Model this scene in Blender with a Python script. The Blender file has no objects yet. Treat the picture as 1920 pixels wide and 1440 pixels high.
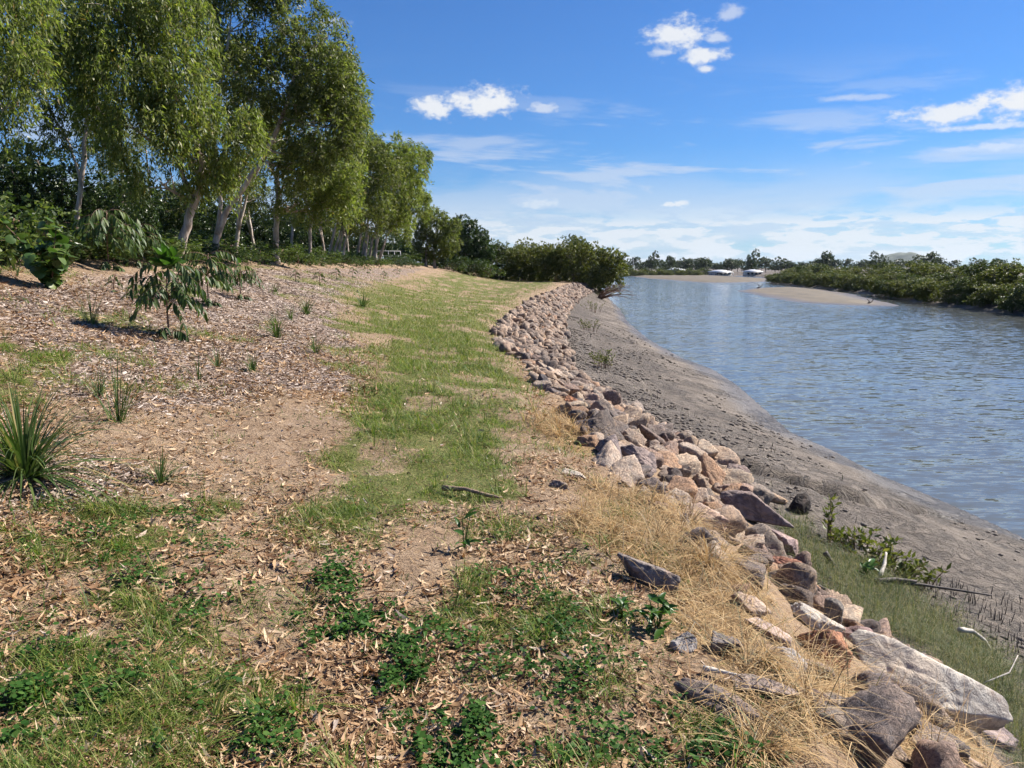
import bpy, math, random
import numpy as np
from mathutils import Vector, Matrix, Euler

# ------------------------------------------------------------------ camera, sky, sun, exposure
scn = bpy.context.scene
col = scn.collection
R = math.radians
rng = np.random.default_rng(7)
random.seed(7)

FPX = 1443.0                     # focal length in pixels of the 1920 px wide photograph
PITCH = R(8.55)
CAM = (0.0, 0.0, 1.6)
cd = bpy.data.cameras.new('camera'); cam = bpy.data.objects.new('camera', cd); col.objects.link(cam)
cd.sensor_width = 36; cd.lens = FPX / 1920 * 36; cd.clip_start = 0.05; cd.clip_end = 20000
cam.location = CAM; cam.rotation_euler = (R(90) - PITCH, 0, 0)
scn.camera = cam

SUN_AZ, SUN_EL = R(67), R(42)    # azimuth clockwise from the view direction (+Y)
EXPOSURE = 1.12
SKY_STRENGTH = 0.05
sd = bpy.data.lights.new('sun', 'SUN'); so = bpy.data.objects.new('sun', sd); col.objects.link(so)
sd.energy = 5.0; sd.angle = R(0.53); sd.color = (1.0, 0.945, 0.86)
sv = Vector((math.sin(SUN_AZ) * math.cos(SUN_EL), math.cos(SUN_AZ) * math.cos(SUN_EL), math.sin(SUN_EL)))
so.rotation_euler = sv.to_track_quat('Z', 'Y').to_euler(); so.location = (30, 10, 40)

scn.view_settings.view_transform = 'Standard'; scn.view_settings.look = 'None'
scn.view_settings.exposure = EXPOSURE; scn.view_settings.gamma = 1.0
scn.view_settings.use_curve_mapping = False
scn.cycles.use_denoising = True
scn.cycles.max_bounces = 4; scn.cycles.diffuse_bounces = 2; scn.cycles.glossy_bounces = 2
scn.cycles.use_adaptive_sampling = True; scn.cycles.adaptive_threshold = 0.03
scn.cycles.caustics_reflective = False; scn.cycles.caustics_refractive = False
scn.cycles.transmission_bounces = 4; scn.cycles.transparent_max_bounces = 6
scn.cycles.volume_bounces = 0; scn.cycles.sample_clamp_indirect = 6

def ray(px, py):
    a = (px - 960) / FPX; b = (720 - py) / FPX
    c, s = math.cos(PITCH), math.sin(PITCH)
    return a, c + b * s, -s + b * c
def azel(px, py):
    x, y, z = ray(px, py)
    return math.atan2(x, y), math.atan2(z, math.hypot(x, y))
def Pz(px, py, z):               # the point of that line of sight at height z
    x, y, d = ray(px, py); t = (z - CAM[2]) / d
    return x * t, y * t, z
def Py(px, py, Y):               # the point of that line of sight at distance Y ahead
    x, y, d = ray(px, py); t = Y / y
    return Vector((x * t, Y, CAM[2] + d * t))

class NT:
    """small helper round a node tree"""
    def __init__(s, tree): s.t = tree; s.n = tree.nodes; s.l = tree.links; s.n.clear()
    def node(s, typ, **kw):
        n = s.n.new(typ)
        for k, v in kw.items(): setattr(n, k, v)
        return n
    def put(s, sock, v):
        if v is None: return
        if hasattr(v, 'is_linked') or isinstance(v, bpy.types.NodeSocket): s.l.new(v, sock)
        else:
            if isinstance(v, (tuple, list)) and len(v) == 3 and sock.type == 'RGBA': v = (*v, 1)
            sock.default_value = v
    def m(s, op, a, b=None, c=None, clamp=False):
        n = s.node('ShaderNodeMath', operation=op, use_clamp=clamp)
        s.put(n.inputs[0], a); s.put(n.inputs[1], b)
        if c is not None: s.put(n.inputs[2], c)
        return n.outputs[0]
    def vm(s, op, a, b=None):
        n = s.node('ShaderNodeVectorMath', operation=op)
        s.put(n.inputs[0], a); s.put(n.inputs[1], b)
        return n.outputs[0]
    def comb(s, x, y, z):
        n = s.node('ShaderNodeCombineXYZ'); s.put(n.inputs[0], x); s.put(n.inputs[1], y); s.put(n.inputs[2], z)
        return n.outputs[0]
    def sep(s, v):
        n = s.node('ShaderNodeSeparateXYZ'); s.put(n.inputs[0], v); return n.outputs
    def noise(s, vec, scale, detail=4, rough=0.55, dist=0.0, col=False):
        n = s.node('ShaderNodeTexNoise'); s.put(n.inputs['Vector'], vec)
        n.inputs['Scale'].default_value = scale; n.inputs['Detail'].default_value = detail
        n.inputs['Roughness'].default_value = rough; n.inputs['Distortion'].default_value = dist
        return n.outputs['Color' if col else 'Fac']
    def voro(s, vec, scale, feature='F1', out='Distance', rnd=1.0):
        n = s.node('ShaderNodeTexVoronoi', feature=feature); s.put(n.inputs['Vector'], vec)
        n.inputs['Scale'].default_value = scale; n.inputs['Randomness'].default_value = rnd
        return n.outputs[out]
    def step(s, v, a, b, lo=0.0, hi=1.0):
        n = s.node('ShaderNodeMapRange', interpolation_type='SMOOTHSTEP')
        s.put(n.inputs[0], v); n.inputs[1].default_value = a; n.inputs[2].default_value = b
        n.inputs[3].default_value = lo; n.inputs[4].default_value = hi
        return n.outputs[0]
    def mix(s, f, a, b, mode='MIX'):
        n = s.node('ShaderNodeMix', data_type='RGBA', blend_type=mode)
        s.put(n.inputs[0], f); s.put(n.inputs[6], a); s.put(n.inputs[7], b)
        return n.outputs[2]
    def ramp(s, f, stops, interp='LINEAR'):
        n = s.node('ShaderNodeValToRGB'); s.put(n.inputs[0], f); cr = n.color_ramp; cr.interpolation = interp
        while len(cr.elements) < len(stops): cr.elements.new(0.5)
        for e, (p, c) in zip(cr.elements, stops): e.position = p; e.color = (*c, 1)
        return n.outputs[0]
    def bump(s, h, strength, dist, normal=None):
        n = s.node('ShaderNodeBump'); n.inputs['Strength'].default_value = strength
        n.inputs['Distance'].default_value = dist; s.put(n.inputs['Height'], h)
        if normal is not None: s.put(n.inputs['Normal'], normal)
        return n.outputs[0]
    def attr(s, name):
        n = s.node('ShaderNodeAttribute', attribute_name=name); return n.outputs['Fac']

def build_world():
    w = bpy.data.worlds.new('World'); scn.world = w; w.use_nodes = True
    n = NT(w.node_tree)
    sky = n.node('ShaderNodeTexSky', sky_type='NISHITA', sun_disc=False)
    sky.sun_elevation = SUN_EL; sky.sun_rotation = SUN_AZ
    sky.air_density = 1.1; sky.dust_density = 0.05; sky.ozone_density = 1.6; sky.altitude = 0
    tc = n.node('ShaderNodeTexCoord').outputs['Generated']
    d = n.vm('NORMALIZE', tc); x, y, z = n.sep(d)
    az = n.m('ARCTAN2', x, y); el = n.m('ARCSINE', z)
    K = 14.43                                             # 1 unit = 100 px of the photograph near the middle
    U = n.m('MULTIPLY', az, K); V = n.m('MULTIPLY', el, K)
    uv = n.comb(U, V, 0.0)
    # ragged edges
    wv = n.noise(n.comb(U, n.m('MULTIPLY', V, 1.7), 2.0), 2.6, 7, 0.62)
    wv2 = n.noise(n.comb(U, n.m('MULTIPLY', V, 1.5), 5.0), 7.0, 5, 0.6)
    fine = n.m('ADD', n.m('MULTIPLY', n.m('SUBTRACT', wv, 0.5), 2.6), n.m('MULTIPLY', n.m('SUBTRACT', wv2, 0.5), 1.2))
    puffs = [ # px, py, half width, half height, weight
        (1268, 68, 56, 30, 1.0), (1320, 104, 40, 17, 1.0), (1325, 128, 18, 8, 0.9), (1245, 98, 30, 7, .7), (1340, 72, 26, 10, .7), (1372, 22, 24, 12, .6),
        (815, 200, 42, 22, 1.0), (905, 190, 70, 26, 1.05), (870, 178, 24, 14, .8), (1025, 202, 34, 11, .7),
        (1790, 210, 95, 22, 1.0), (1900, 194, 75, 32, 1.05), (1745, 216, 45, 14, .9), (1840, 238, 100, 7, .75), (1578, 184, 40, 7, .55), (1640, 182, 40, 6, .5),
        (1900, 272, 80, 10, .7), (1810, 280, 60, 6, .6), (1010, 382, 60, 14, .75), (1262, 383, 34, 11, .95), (1330, 396, 70, 8, .6), (1235, 445, 62, 17, .75), (1160, 448, 60, 12, .6),
        (625, 42, 30, 9, .45), (1680, 1000, 1, 1, 0.0)]
    tot = None
    for (px, py, rw, rh, wt) in puffs:
        if wt == 0: continue
        a0, e0 = azel(px, py)
        c = math.cos(a0)
        du = n.m('DIVIDE', n.m('SUBTRACT', U, a0 * K), rw / 100 * c)
        dv = n.m('DIVIDE', n.m('SUBTRACT', V, e0 * K), rh / 100 * c)
        r = n.m('SQRT', n.m('ADD', n.m('MULTIPLY', du, du), n.m('MULTIPLY', dv, dv)))
        q = n.m('MULTIPLY', n.step(n.m('ADD', r, n.m('MULTIPLY', fine, -0.95)), 1.25, 0.25), wt)
        tot = q if tot is None else n.m('MAXIMUM', tot, q)
    # flat streaks of thin cloud, slightly tilted, all round the sky
    tilt = n.m('ADD', V, n.m('MULTIPLY', n.m('SINE', n.m('MULTIPLY', az, 2.0)), 0.5))
    st = n.noise(n.comb(n.m('MULTIPLY', U, 0.30), n.m('MULTIPLY', tilt, 1.9), 9.0), 1.0, 6, 0.6, 0.4)
    band = n.step(el, 0.26, 0.10)
    streak = n.m('MULTIPLY', n.step(st, 0.48, 0.62), band)
    # the veil that thickens towards the horizon
    vv = n.noise(n.comb(n.m('MULTIPLY', U, 0.22), n.m('MULTIPLY', V, 1.3), 4.0), 1.0, 6, 0.6, 0.3)
    veil = n.m('MULTIPLY', n.step(vv, 0.30, 0.56), n.step(el, 0.15, 0.05))
    lump = n.noise(n.comb(n.m('MULTIPLY', U, 1.0), n.m('MULTIPLY', V, 4.0), 7.0), 1.3, 6, 0.6)
    low = n.m('MULTIPLY', n.step(lump, 0.40, 0.52), n.step(el, 0.085, 0.05))
    thin = n.m('MAXIMUM', n.m('MULTIPLY', streak, 0.68), n.m('MULTIPLY', veil, 0.75))
    thin = n.m('MAXIMUM', thin, n.m('MULTIPLY', low, 0.9))
    up = n.step(z, 0.0, 0.01)
    mask = n.m('MULTIPLY', n.m('MAXIMUM', tot, thin), up)
    body = n.mix(n.m('MAXIMUM', n.step(tot, 0.2, 0.95), n.m('MULTIPLY', low, .9)), (6.2, 6.9, 8.1), (8.1, 8.3, 8.6))
    skyc = n.mix(1.0, sky.outputs[0], (0.36, 0.675, 1.15), 'MULTIPLY')
    c = n.mix(n.m('MULTIPLY', mask, 0.93), skyc, body)
    bg = n.node('ShaderNodeBackground'); n.put(bg.inputs[0], c); bg.inputs[1].default_value = SKY_STRENGTH
    out = n.node('ShaderNodeOutputWorld'); n.l.new(bg.outputs[0], out.inputs[0])
build_world()

# ------------------------------------------------------------------ numpy noise
def _h(ix, iy, iz, seed):
    h = (ix.astype(np.int64) * 374761393 + iy.astype(np.int64) * 668265263 + iz.astype(np.int64) * 2147483647 + seed * 974711) & 0xffffffff
    h = ((h ^ (h >> 13)) * 1274126177) & 0xffffffff
    h = ((h ^ (h >> 16)) * 2246822519) & 0xffffffff
    return ((h ^ (h >> 15)) & 0xffffff) / 16777215.0
def vn3(x, y, z, seed=0):
    x, y, z = np.broadcast_arrays(np.asarray(x, float), np.asarray(y, float), np.asarray(z, float))
    fx, fy, fz = np.floor(x), np.floor(y), np.floor(z)
    u, v, w = x - fx, y - fy, z - fz
    u = u * u * (3 - 2 * u); v = v * v * (3 - 2 * v); w = w * w * (3 - 2 * w)
    out = 0
    for a in (0, 1):
        for b in (0, 1):
            for c in (0, 1):
                out = out + (u if a else 1 - u) * (v if b else 1 - v) * (w if c else 1 - w) * _h(fx + a, fy + b, fz + c, seed)
    return out
def vn2(x, y, seed=0):
    x, y = np.broadcast_arrays(np.asarray(x, float), np.asarray(y, float))
    fx, fy = np.floor(x), np.floor(y); u, v = x - fx, y - fy
    u = u * u * (3 - 2 * u); v = v * v * (3 - 2 * v); z0 = np.zeros_like(fx)
    return ((1 - u) * (1 - v) * _h(fx, fy, z0, seed) + u * (1 - v) * _h(fx + 1, fy, z0, seed)
            + (1 - u) * v * _h(fx, fy + 1, z0, seed) + u * v * _h(fx + 1, fy + 1, z0, seed))
def fbm2(x, y, seed=0, o=4):
    t = 0; a = 0.5; s = 0
    for i in range(o):
        t = t + a * vn2(x * 2 ** i + i * 17.3, y * 2 ** i - i * 9.1, seed + i); s += a; a *= 0.5
    return t / s
def fbm3(x, y, z, seed=0, o=4):
    t = 0; a = 0.5; s = 0
    for i in range(o):
        t = t + a * vn3(x * 2 ** i + i * 7.7, y * 2 ** i, z * 2 ** i - i * 3.3, seed + i); s += a; a *= 0.5
    return t / s
def sstep(a, b, x):
    t = np.clip((x - a) / (b - a), 0, 1); return t * t * (3 - 2 * t)

# ------------------------------------------------------------------ mesh and object helpers
def mesh_from(name, V, quads=None, tris=None, mats=(), smooth=False):
    V = np.asarray(V, np.float32).reshape(-1, 3)
    me = bpy.data.meshes.new(name)
    nq = 0 if quads is None else len(quads); nt = 0 if tris is None else len(tris)
    parts = []; starts = []
    if nq: parts.append(np.asarray(quads, np.int32).ravel())
    if nt: parts.append(np.asarray(tris, np.int32).ravel())
    loops = np.concatenate(parts)
    ls = np.concatenate([np.arange(nq, dtype=np.int32) * 4, nq * 4 + np.arange(nt, dtype=np.int32) * 3])
    me.vertices.add(len(V)); me.vertices.foreach_set('co', V.ravel())
    me.loops.add(len(loops)); me.loops.foreach_set('vertex_index', loops)
    me.polygons.add(nq + nt); me.polygons.foreach_set('loop_start', ls)
    if smooth: me.polygons.foreach_set('use_smooth', np.ones(nq + nt, bool))
    me.update(calc_edges=True)
    for m in mats: me.materials.append(m)
    return me
def link(name, data, parent=None, loc=None):
    o = bpy.data.objects.new(name, data); col.objects.link(o)
    if parent is not None: o.parent = parent
    if loc is not None: o.location = loc
    return o
def tag(o, label, cat, group=None):
    o['label'] = label; o['category'] = cat
    if group: o['group'] = group
    return o
def kind(o, k, label=None, cat=None):
    o['kind'] = k
    if label: o['label'] = label
    if cat: o['category'] = cat
    return o
def empty(name, loc, rz=0.0):
    o = bpy.data.objects.new(name, None); col.objects.link(o); o.location = loc; o.rotation_euler = (0, 0, rz)
    o.empty_display_size = 0.2
    return o
def dup(root, loc, rz=0.0, scale=1.0, label=None, group=None):
    r = root.copy(); col.objects.link(r); r.location = loc; r.rotation_euler = (0, 0, rz)
    r.scale = scale if hasattr(scale, '__len__') else (scale,) * 3
    if label: r['label'] = label
    if group: r['group'] = group
    for ch in list(root.children):
        c = ch.copy(); col.objects.link(c); c.parent = r
        for g in list(ch.children):
            e = g.copy(); col.objects.link(e); e.parent = c
    return r
class MB:
    """collects tubes, boxes and strips into one mesh"""
    def __init__(s): s.v = []; s.q = []; s.t = []; s.n = 0
    def add(s, V, q=(), t=()):
        s.v.append(np.asarray(V, float).reshape(-1, 3))
        s.q += [[i + s.n for i in f] for f in q]; s.t += [[i + s.n for i in f] for f in t]
        s.n += len(s.v[-1])
    def tube(s, pts, rad, k=7, wob=0.0):
        pts = [Vector(p) for p in pts]; V = []; q = []; t = []
        up = Vector((0.31, 0.17, 0.93))
        for i, p in enumerate(pts):
            d = (pts[min(i + 1, len(pts) - 1)] - pts[max(i - 1, 0)]).normalized()
            a = d.cross(up if abs(d.dot(up)) < 0.95 else Vector((1, 0, 0))).normalized(); b = d.cross(a)
            for j in range(k):
                th = 2 * math.pi * j / k
                rr = rad[i] * (1 + wob * (random.random() - 0.5))
                V.append(p + (a * math.cos(th) + b * math.sin(th)) * rr)
        for i in range(len(pts) - 1):
            for j in range(k):
                q.append((i * k + j, i * k + (j + 1) % k, (i + 1) * k + (j + 1) % k, (i + 1) * k + j))
        V.append(pts[0]); V.append(pts[-1]); c0 = len(V) - 2
        for j in range(k):
            t.append((c0, (j + 1) % k, j)); e = (len(pts) - 1) * k; t.append((c0 + 1, e + j, e + (j + 1) % k))
        s.add([tuple(v) for v in V], q, t)
    def box(s, x0, x1, y0, y1, z0, z1):
        V = [(x, y, z) for x in (x0, x1) for y in (y0, y1) for z in (z0, z1)]
        s.add(V, [(0, 1, 3, 2), (4, 6, 7, 5), (0, 4, 5, 1), (2, 3, 7, 6), (0, 2, 6, 4), (1, 5, 7, 3)])
    def mesh(s, name, mat, smooth=False):
        return mesh_from(name, np.concatenate(s.v), s.q or None, s.t or None, [mat], smooth)
def bez(a, b, c, n=6):
    a, b, c = Vector(a), Vector(b), Vector(c)
    return [(1 - t) ** 2 * a + 2 * t * (1 - t) * b + t * t * c for t in [i / n for i in range(n + 1)]]

# ------------------------------------------------------------------ terrain shape
WATER = -2.4
def line(pts, z, y_end=None):
    L = sorted([Pz(px, py, z)[:2] for px, py in pts], key=lambda p: p[1])
    return np.array([p[1] for p in L]), np.array([p[0] for p in L])
CZ, TZ = -0.12, -1.12
cy, cx = line([(930, 613), (928, 640), (952, 666), (985, 684), (1005, 717), (1038, 736), (1062, 758), (1082, 794), (1106, 830), (1135, 873),
               (1196, 915), (1262, 970), (1340, 1060), (1400, 1160), (1470, 1290), (1560, 1440)], CZ)
cy = np.concatenate([[-10, 0], cy, [40, 60, 78, 92, 110, 500]]); cx = np.concatenate([[1.25, 1.25], cx, [0.9, 3.3, 5.6, 8.6, 9.0, 40]])
ty, tx = line([(1059, 605), (1068, 644), (1072, 690), (1110, 724), (1155, 752), (1199, 775), (1241, 803), (1286, 829), (1340, 864),
               (1391, 890), (1436, 950), (1480, 1040), (1550, 1130), (1640, 1200), (1760, 1270), (1900, 1420)], TZ)
ty = np.concatenate([[-10, 0], ty, [60, 78, 92, 110, 500]]); tx = np.concatenate([[2.75, 2.75], tx, [4.9, 7.6, 10.2, 11.0, 46]])
wy, wx = line([(1135, 554), (1161, 580), (1177, 605), (1215, 637), (1279, 672), (1334, 692), (1378, 720), (1423, 759), (1480, 810),
               (1560, 845), (1640, 888), (1700, 912), (1800, 955), (1920, 1010)], WATER)
wy = np.concatenate([[-10, 0, 6], wy, [150, 500]]); wx = np.concatenate([[10.5, 10, 9], wx, [17, 54]])
ry, rx = line([(1440, 531), (1600, 548), (1740, 570), (1920, 592)], WATER)
ry = np.concatenate([[-10, 30], ry, [260, 500]]); rx = np.concatenate([[36, 39], rx, [88, 150]])
crest = lambda y: np.interp(y, cy, cx); toe = lambda y: np.interp(y, ty, tx)
shore = lambda y: np.interp(y, wy, wx); rshore = lambda y: np.interp(y, ry, rx)

CRACK = []
def crack_d(x, y):
    m_ = (np.abs(y - 12) < 7); d = np.full(x.shape, 9.0)
    if not CRACK or not np.any(m_): return d
    a_, b_ = x[m_], y[m_]; q = np.full(a_.shape, 9.0)
    for (p0, p1) in zip(CRACK[:-1], CRACK[1:]):
        ex, ey = p1[0] - p0[0], p1[1] - p0[1]; t = np.clip(((a_ - p0[0]) * ex + (b_ - p0[1]) * ey) / (ex * ex + ey * ey), 0, 1)
        q = np.minimum(q, np.hypot(a_ - p0[0] - t * ex, b_ - p0[1] - t * ey))
    d[m_] = q
    return d
def H(x, y):
    x = np.asarray(x, float); y = np.asarray(y, float)
    c, t, w, r = crest(y), toe(y), shore(y), rshore(y)
    # left land
    s = 0.24 * (-1.8 - x)
    sp = np.log1p(np.exp(np.clip(s * 5, -30, 30))) / 5
    pl = 1.70 + 0.022 * np.clip(-8.7 - x, 0, 60) + 0.55 * sstep(-8.6, -11.0, x)
    k = 6.0
    land = -np.log(np.exp(-k * np.clip(sp, 0, 5)) + np.exp(-k * np.clip(pl, 0, 5))) / k
    land = land + CZ * sstep(-0.9, 0, x - c)
    near = 1 / (1 + (np.hypot(x, y) / 14) ** 2)
    und = (fbm2(x * 0.7, y * 0.7, 3, 3) - 0.5) * 0.16 + (fbm2(x * 3.1, y * 3.1, 5, 3) - 0.5) * 0.055 * near
    land = land + und
    rock = CZ + (TZ - CZ) * np.clip((x - c) / np.maximum(t - c, .1), 0, 1)
    f = np.clip((x - t) / np.maximum(w - t, .1), 0, 1)
    mud = TZ + (WATER - TZ) * (0.88 * f + 0.12 * f * f)
    mud = mud + ((fbm2(x * 0.8, y * 0.5, 11, 3) - 0.5) * 0.16 + (fbm2(x * 4.5, y * 3.0, 12, 3) - 0.5) * 0.07 * near) * sstep(0, .12, f) * sstep(1, .8, f)
    # a little eroded step that runs along the lower mud
    stp = w - 2.3 - 0.06 * np.clip(y, 0, 18) + (fbm2(y * 0.55, y * 0.0, 21, 3) - 0.5) * 1.1
    mud = mud + 0.13 * sstep(0.10, -0.10, x - stp) * sstep(2.0, 0.4, stp - x) * (y < 22)
    mud = mud - 0.20 * np.exp(-(crack_d(x, y) / 0.17) ** 2)
    bed = np.maximum(WATER - 0.12 * (x - w), -4.2)
    z = np.where(x < c, land, np.where(x < t, rock + und * 0.4, np.where(x < w, mud, bed)))
    # far right bank
    rb = np.minimum(WATER + 0.30 * (x - r), -1.2 + 0.004 * (x - r))
    z = np.where(x > w, np.maximum(z, np.where(x > r - 8, rb, -9)), z)
    # far land beyond the bend
    z = np.where(x > w, np.maximum(z, -4.3 + 3.2 * sstep(330, 470, y)), z)
    far = sstep(110, 400, y)
    z = np.where(x < c, z * (1 - far) + far * 0.2, z)
    return z
def Hs(x, y): return float(H(np.array([x]), np.array([y]))[0])
def at(px, py, tmax=400):        # where that line of sight first meets the terrain
    x, y, d = ray(px, py); t = np.geomspace(1.0, tmax, 700)
    for _ in range(2):
        zz = CAM[2] + d * t - H(x * t, y * t)
        i = int(np.argmax(zz < 0)) if np.any(zz < 0) else len(t) - 1
        t = np.linspace(t[max(i - 1, 0)], t[i], 24)
    b = t[-1]
    return Vector((x * b, y * b, Hs(x * b, y * b)))
CRACK_ = [tuple(at(a, b_)[:2]) for a, b_ in ((1330, 845), (1395, 868), (1440, 884), (1475, 891), (1500, 900), (1540, 909), (1562, 921), (1600, 926), (1640, 938), (1700, 947), (1770, 966))]
CRACK += CRACK_
def poly_sd(pts, x, y):          # >0 inside, metres from the edge
    pts = np.array([(p[0], p[1]) for p in pts]); n = len(pts)
    d2 = np.full(x.shape, 1e9); ins = np.zeros(x.shape, bool)
    for i in range(n):
        a = pts[i]; b = pts[(i + 1) % n]; e = b - a
        t = np.clip(((x - a[0]) * e[0] + (y - a[1]) * e[1]) / max(e @ e, 1e-9), 0, 1)
        d2 = np.minimum(d2, (x - a[0] - t * e[0]) ** 2 + (y - a[1] - t * e[1]) ** 2)
        cnd = (a[1] > y) != (b[1] > y)
        xi = e[0] * (y - a[1]) / (e[1] if abs(e[1]) > 1e-9 else 1e-9) + a[0]
        ins ^= cnd & (x < xi)
    return np.where(ins, 1, -1) * np.sqrt(d2)
def gpoly(px): return [at(a, b) for a, b in px]
PATH = gpoly([(560, 1010), (640, 900), (690, 800), (680, 720), (720, 680), (700, 620), (640, 565), (655, 540), (730, 528), (835, 507), (930, 506), (1030, 514),
              (1050, 530), (985, 560), (935, 600), (925, 640), (960, 690), (975, 740), (1000, 800), (985, 860), (1000, 930), (940, 965), (800, 945), (700, 975), (620, 1020)])
GREENS = [gpoly(g) for g in (
    [(60, 965), (200, 930), (380, 950), (480, 980), (540, 1050), (380, 1070), (200, 1060), (80, 1040)],
    [(0, 1190), (120, 1180), (300, 1250), (460, 1340), (520, 1440), (0, 1440)],
    [(1150, 1360), (1260, 1340), (1350, 1390), (1360, 1440), (1100, 1440)],
    [(860, 1010), (960, 1010), (1010, 1080), (1180, 1180), (1260, 1280), (1150, 1340), (980, 1290), (860, 1180)],
    [(180, 1090), (420, 1120), (520, 1100), (540, 1170), (330, 1180)],
    [(0, 640), (120, 650), (130, 730), (0, 760)])]
WEEDS = [gpoly(g) for g in (
    [(560, 1080), (640, 1060), (680, 1140), (800, 1190), (820, 1290), (720, 1310), (620, 1260), (590, 1160)],
    [(740, 1360), (820, 1330), (960, 1370), (970, 1440), (780, 1440)],
    [(60, 1270), (160, 1260), (180, 1330), (60, 1340)])]
STRAW = [gpoly(g) for g in (
    [(985, 790), (1040, 768), (1100, 795), (1150, 832), (1120, 850), (1040, 835)],
    [(1060, 970), (1110, 900), (1200, 925), (1300, 985), (1380, 1050), (1440, 1110), (1430, 1200), (1360, 1260), (1290, 1210), (1250, 1120), (1160, 1050), (1080, 1010)],
    [(1330, 1290), (1440, 1225), (1560, 1240), (1650, 1330), (1790, 1380), (1830, 1440), (1380, 1440), (1320, 1370)])]
MULCH = gpoly([(0, 545), (150, 520), (400, 510), (640, 503), (800, 503), (720, 530), (640, 550), (630, 600), (700, 690), (640, 740), (500, 740), (300, 770), (150, 760), (0, 720)])
MULCH2 = gpoly([(0, 860), (160, 850), (280, 900), (200, 960), (60, 960), (0, 990)])
BARE = [gpoly(g) for g in (
    [(430, 760), (540, 740), (640, 775), (645, 830), (540, 890), (430, 850)],
    [(700, 980), (820, 950), (900, 1000), (880, 1060), (800, 1120), (720, 1080)],
    [(740, 1090), (820, 1090), (840, 1190), (760, 1180)],
    [(440, 1110), (560, 1110), (560, 1190), (420, 1200)], [(1010, 1340), (1120, 1320), (1150, 1400), (1040, 1420)], [(420, 1390), (560, 1300), (600, 1440), (440, 1440)])]
def field(polys, x, y, soft, wob, seed, f=2.0):
    nz = (fbm2(x * f, y * f, seed, 4) - 0.5) * wob * 2
    v = np.zeros(x.shape)
    for p in polys: v = np.maximum(v, sstep(-soft, soft, poly_sd(p, x, y) + nz))
    return v
def zones(x, y):
    dist = np.hypot(x, y); sc = np.clip(dist / 6, 0.5, 6)
    g = field([PATH], x, y, 0.30 * sc, 0.75, 31, 1.3)
    g = g * (0.38 + 0.62 * sstep(0.36, 0.54, fbm2(x * 1.9, y * 1.9, 33, 4))) * (1 - 0.25 * sstep(20, 40, y))
    g2 = field(GREENS, x, y, 0.22, 0.55, 35, 2.4) * sstep(0.40, 0.60, fbm2(x * 4, y * 4, 36, 4))
    st = field(STRAW, x, y, 0.12, 0.12, 41, 4.0)
    mu = np.maximum(field([MULCH], x, y, 0.35, 0.5, 43, 1.2), field([MULCH2], x, y, .15, .2, 44))
    ba = field(BARE, x, y, 0.12, 0.16, 45, 5.0)
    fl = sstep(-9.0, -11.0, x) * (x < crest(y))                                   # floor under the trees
    scat = sstep(0.53, 0.68, fbm2(x * 0.9 + 40, y * 0.9, 47, 4)) * (x < crest(y) - 0.2) * (1 - fl) * sstep(60, 20, y)
    g = np.maximum(np.maximum(g, g2), scat * 0.6) * (1 - 0.8 * ba)
    return g, st, mu * (1 - 0.7 * g), ba, fl

# ------------------------------------------------------------------ materials
def new_mat(name):
    m = bpy.data.materials.new(name); m.use_nodes = True
    n = NT(m.node_tree); out = n.node('ShaderNodeOutputMaterial')
    b = n.node('ShaderNodeBsdfPrincipled'); n.l.new(b.outputs[0], out.inputs[0])
    return m, n, b, out
def leaf_mat(name, stops, trans=0.35, rough=0.45, rnd='island', tint=(1.2, 1.4, 0.6), spec=0.25):
    m, n, b, out = new_mat(name)
    if rnd == 'island': f = n.node('ShaderNodeNewGeometry').outputs['Random Per Island']
    else: f = n.node('ShaderNodeObjectInfo').outputs['Random']
    c = n.ramp(f, stops)
    n.put(b.inputs['Base Color'], c); b.inputs['Roughness'].default_value = rough
    b.inputs['Specular IOR Level'].default_value = spec
    if trans > 0:
        t = n.node('ShaderNodeBsdfTranslucent'); n.put(t.inputs[0], n.mix(1.0, c, tint, 'MULTIPLY'))
        mx = n.node('ShaderNodeMixShader'); mx.inputs[0].default_value = trans
        n.l.new(b.outputs[0], mx.inputs[1]); n.l.new(t.outputs[0], mx.inputs[2]); n.l.new(mx.outputs[0], out.inputs[0])
    return m
def plain_mat(name, c1, c2, scale=6.0, rough=0.8, bump=0.3, stretch=(1, 1, 1)):
    m, n, b, out = new_mat(name)
    tc = n.node('ShaderNodeTexCoord').outputs['Object']
    v = n.vm('MULTIPLY', tc, stretch)
    f = n.noise(v, scale, 6, 0.65)
    n.put(b.inputs['Base Color'], n.ramp(f, [(0.3, c1), (0.7, c2)])); b.inputs['Roughness'].default_value = rough
    if bump: n.put(b.inputs['Normal'], n.bump(n.noise(v, scale * 3, 5, 0.7), bump, 0.02))
    return m

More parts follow.
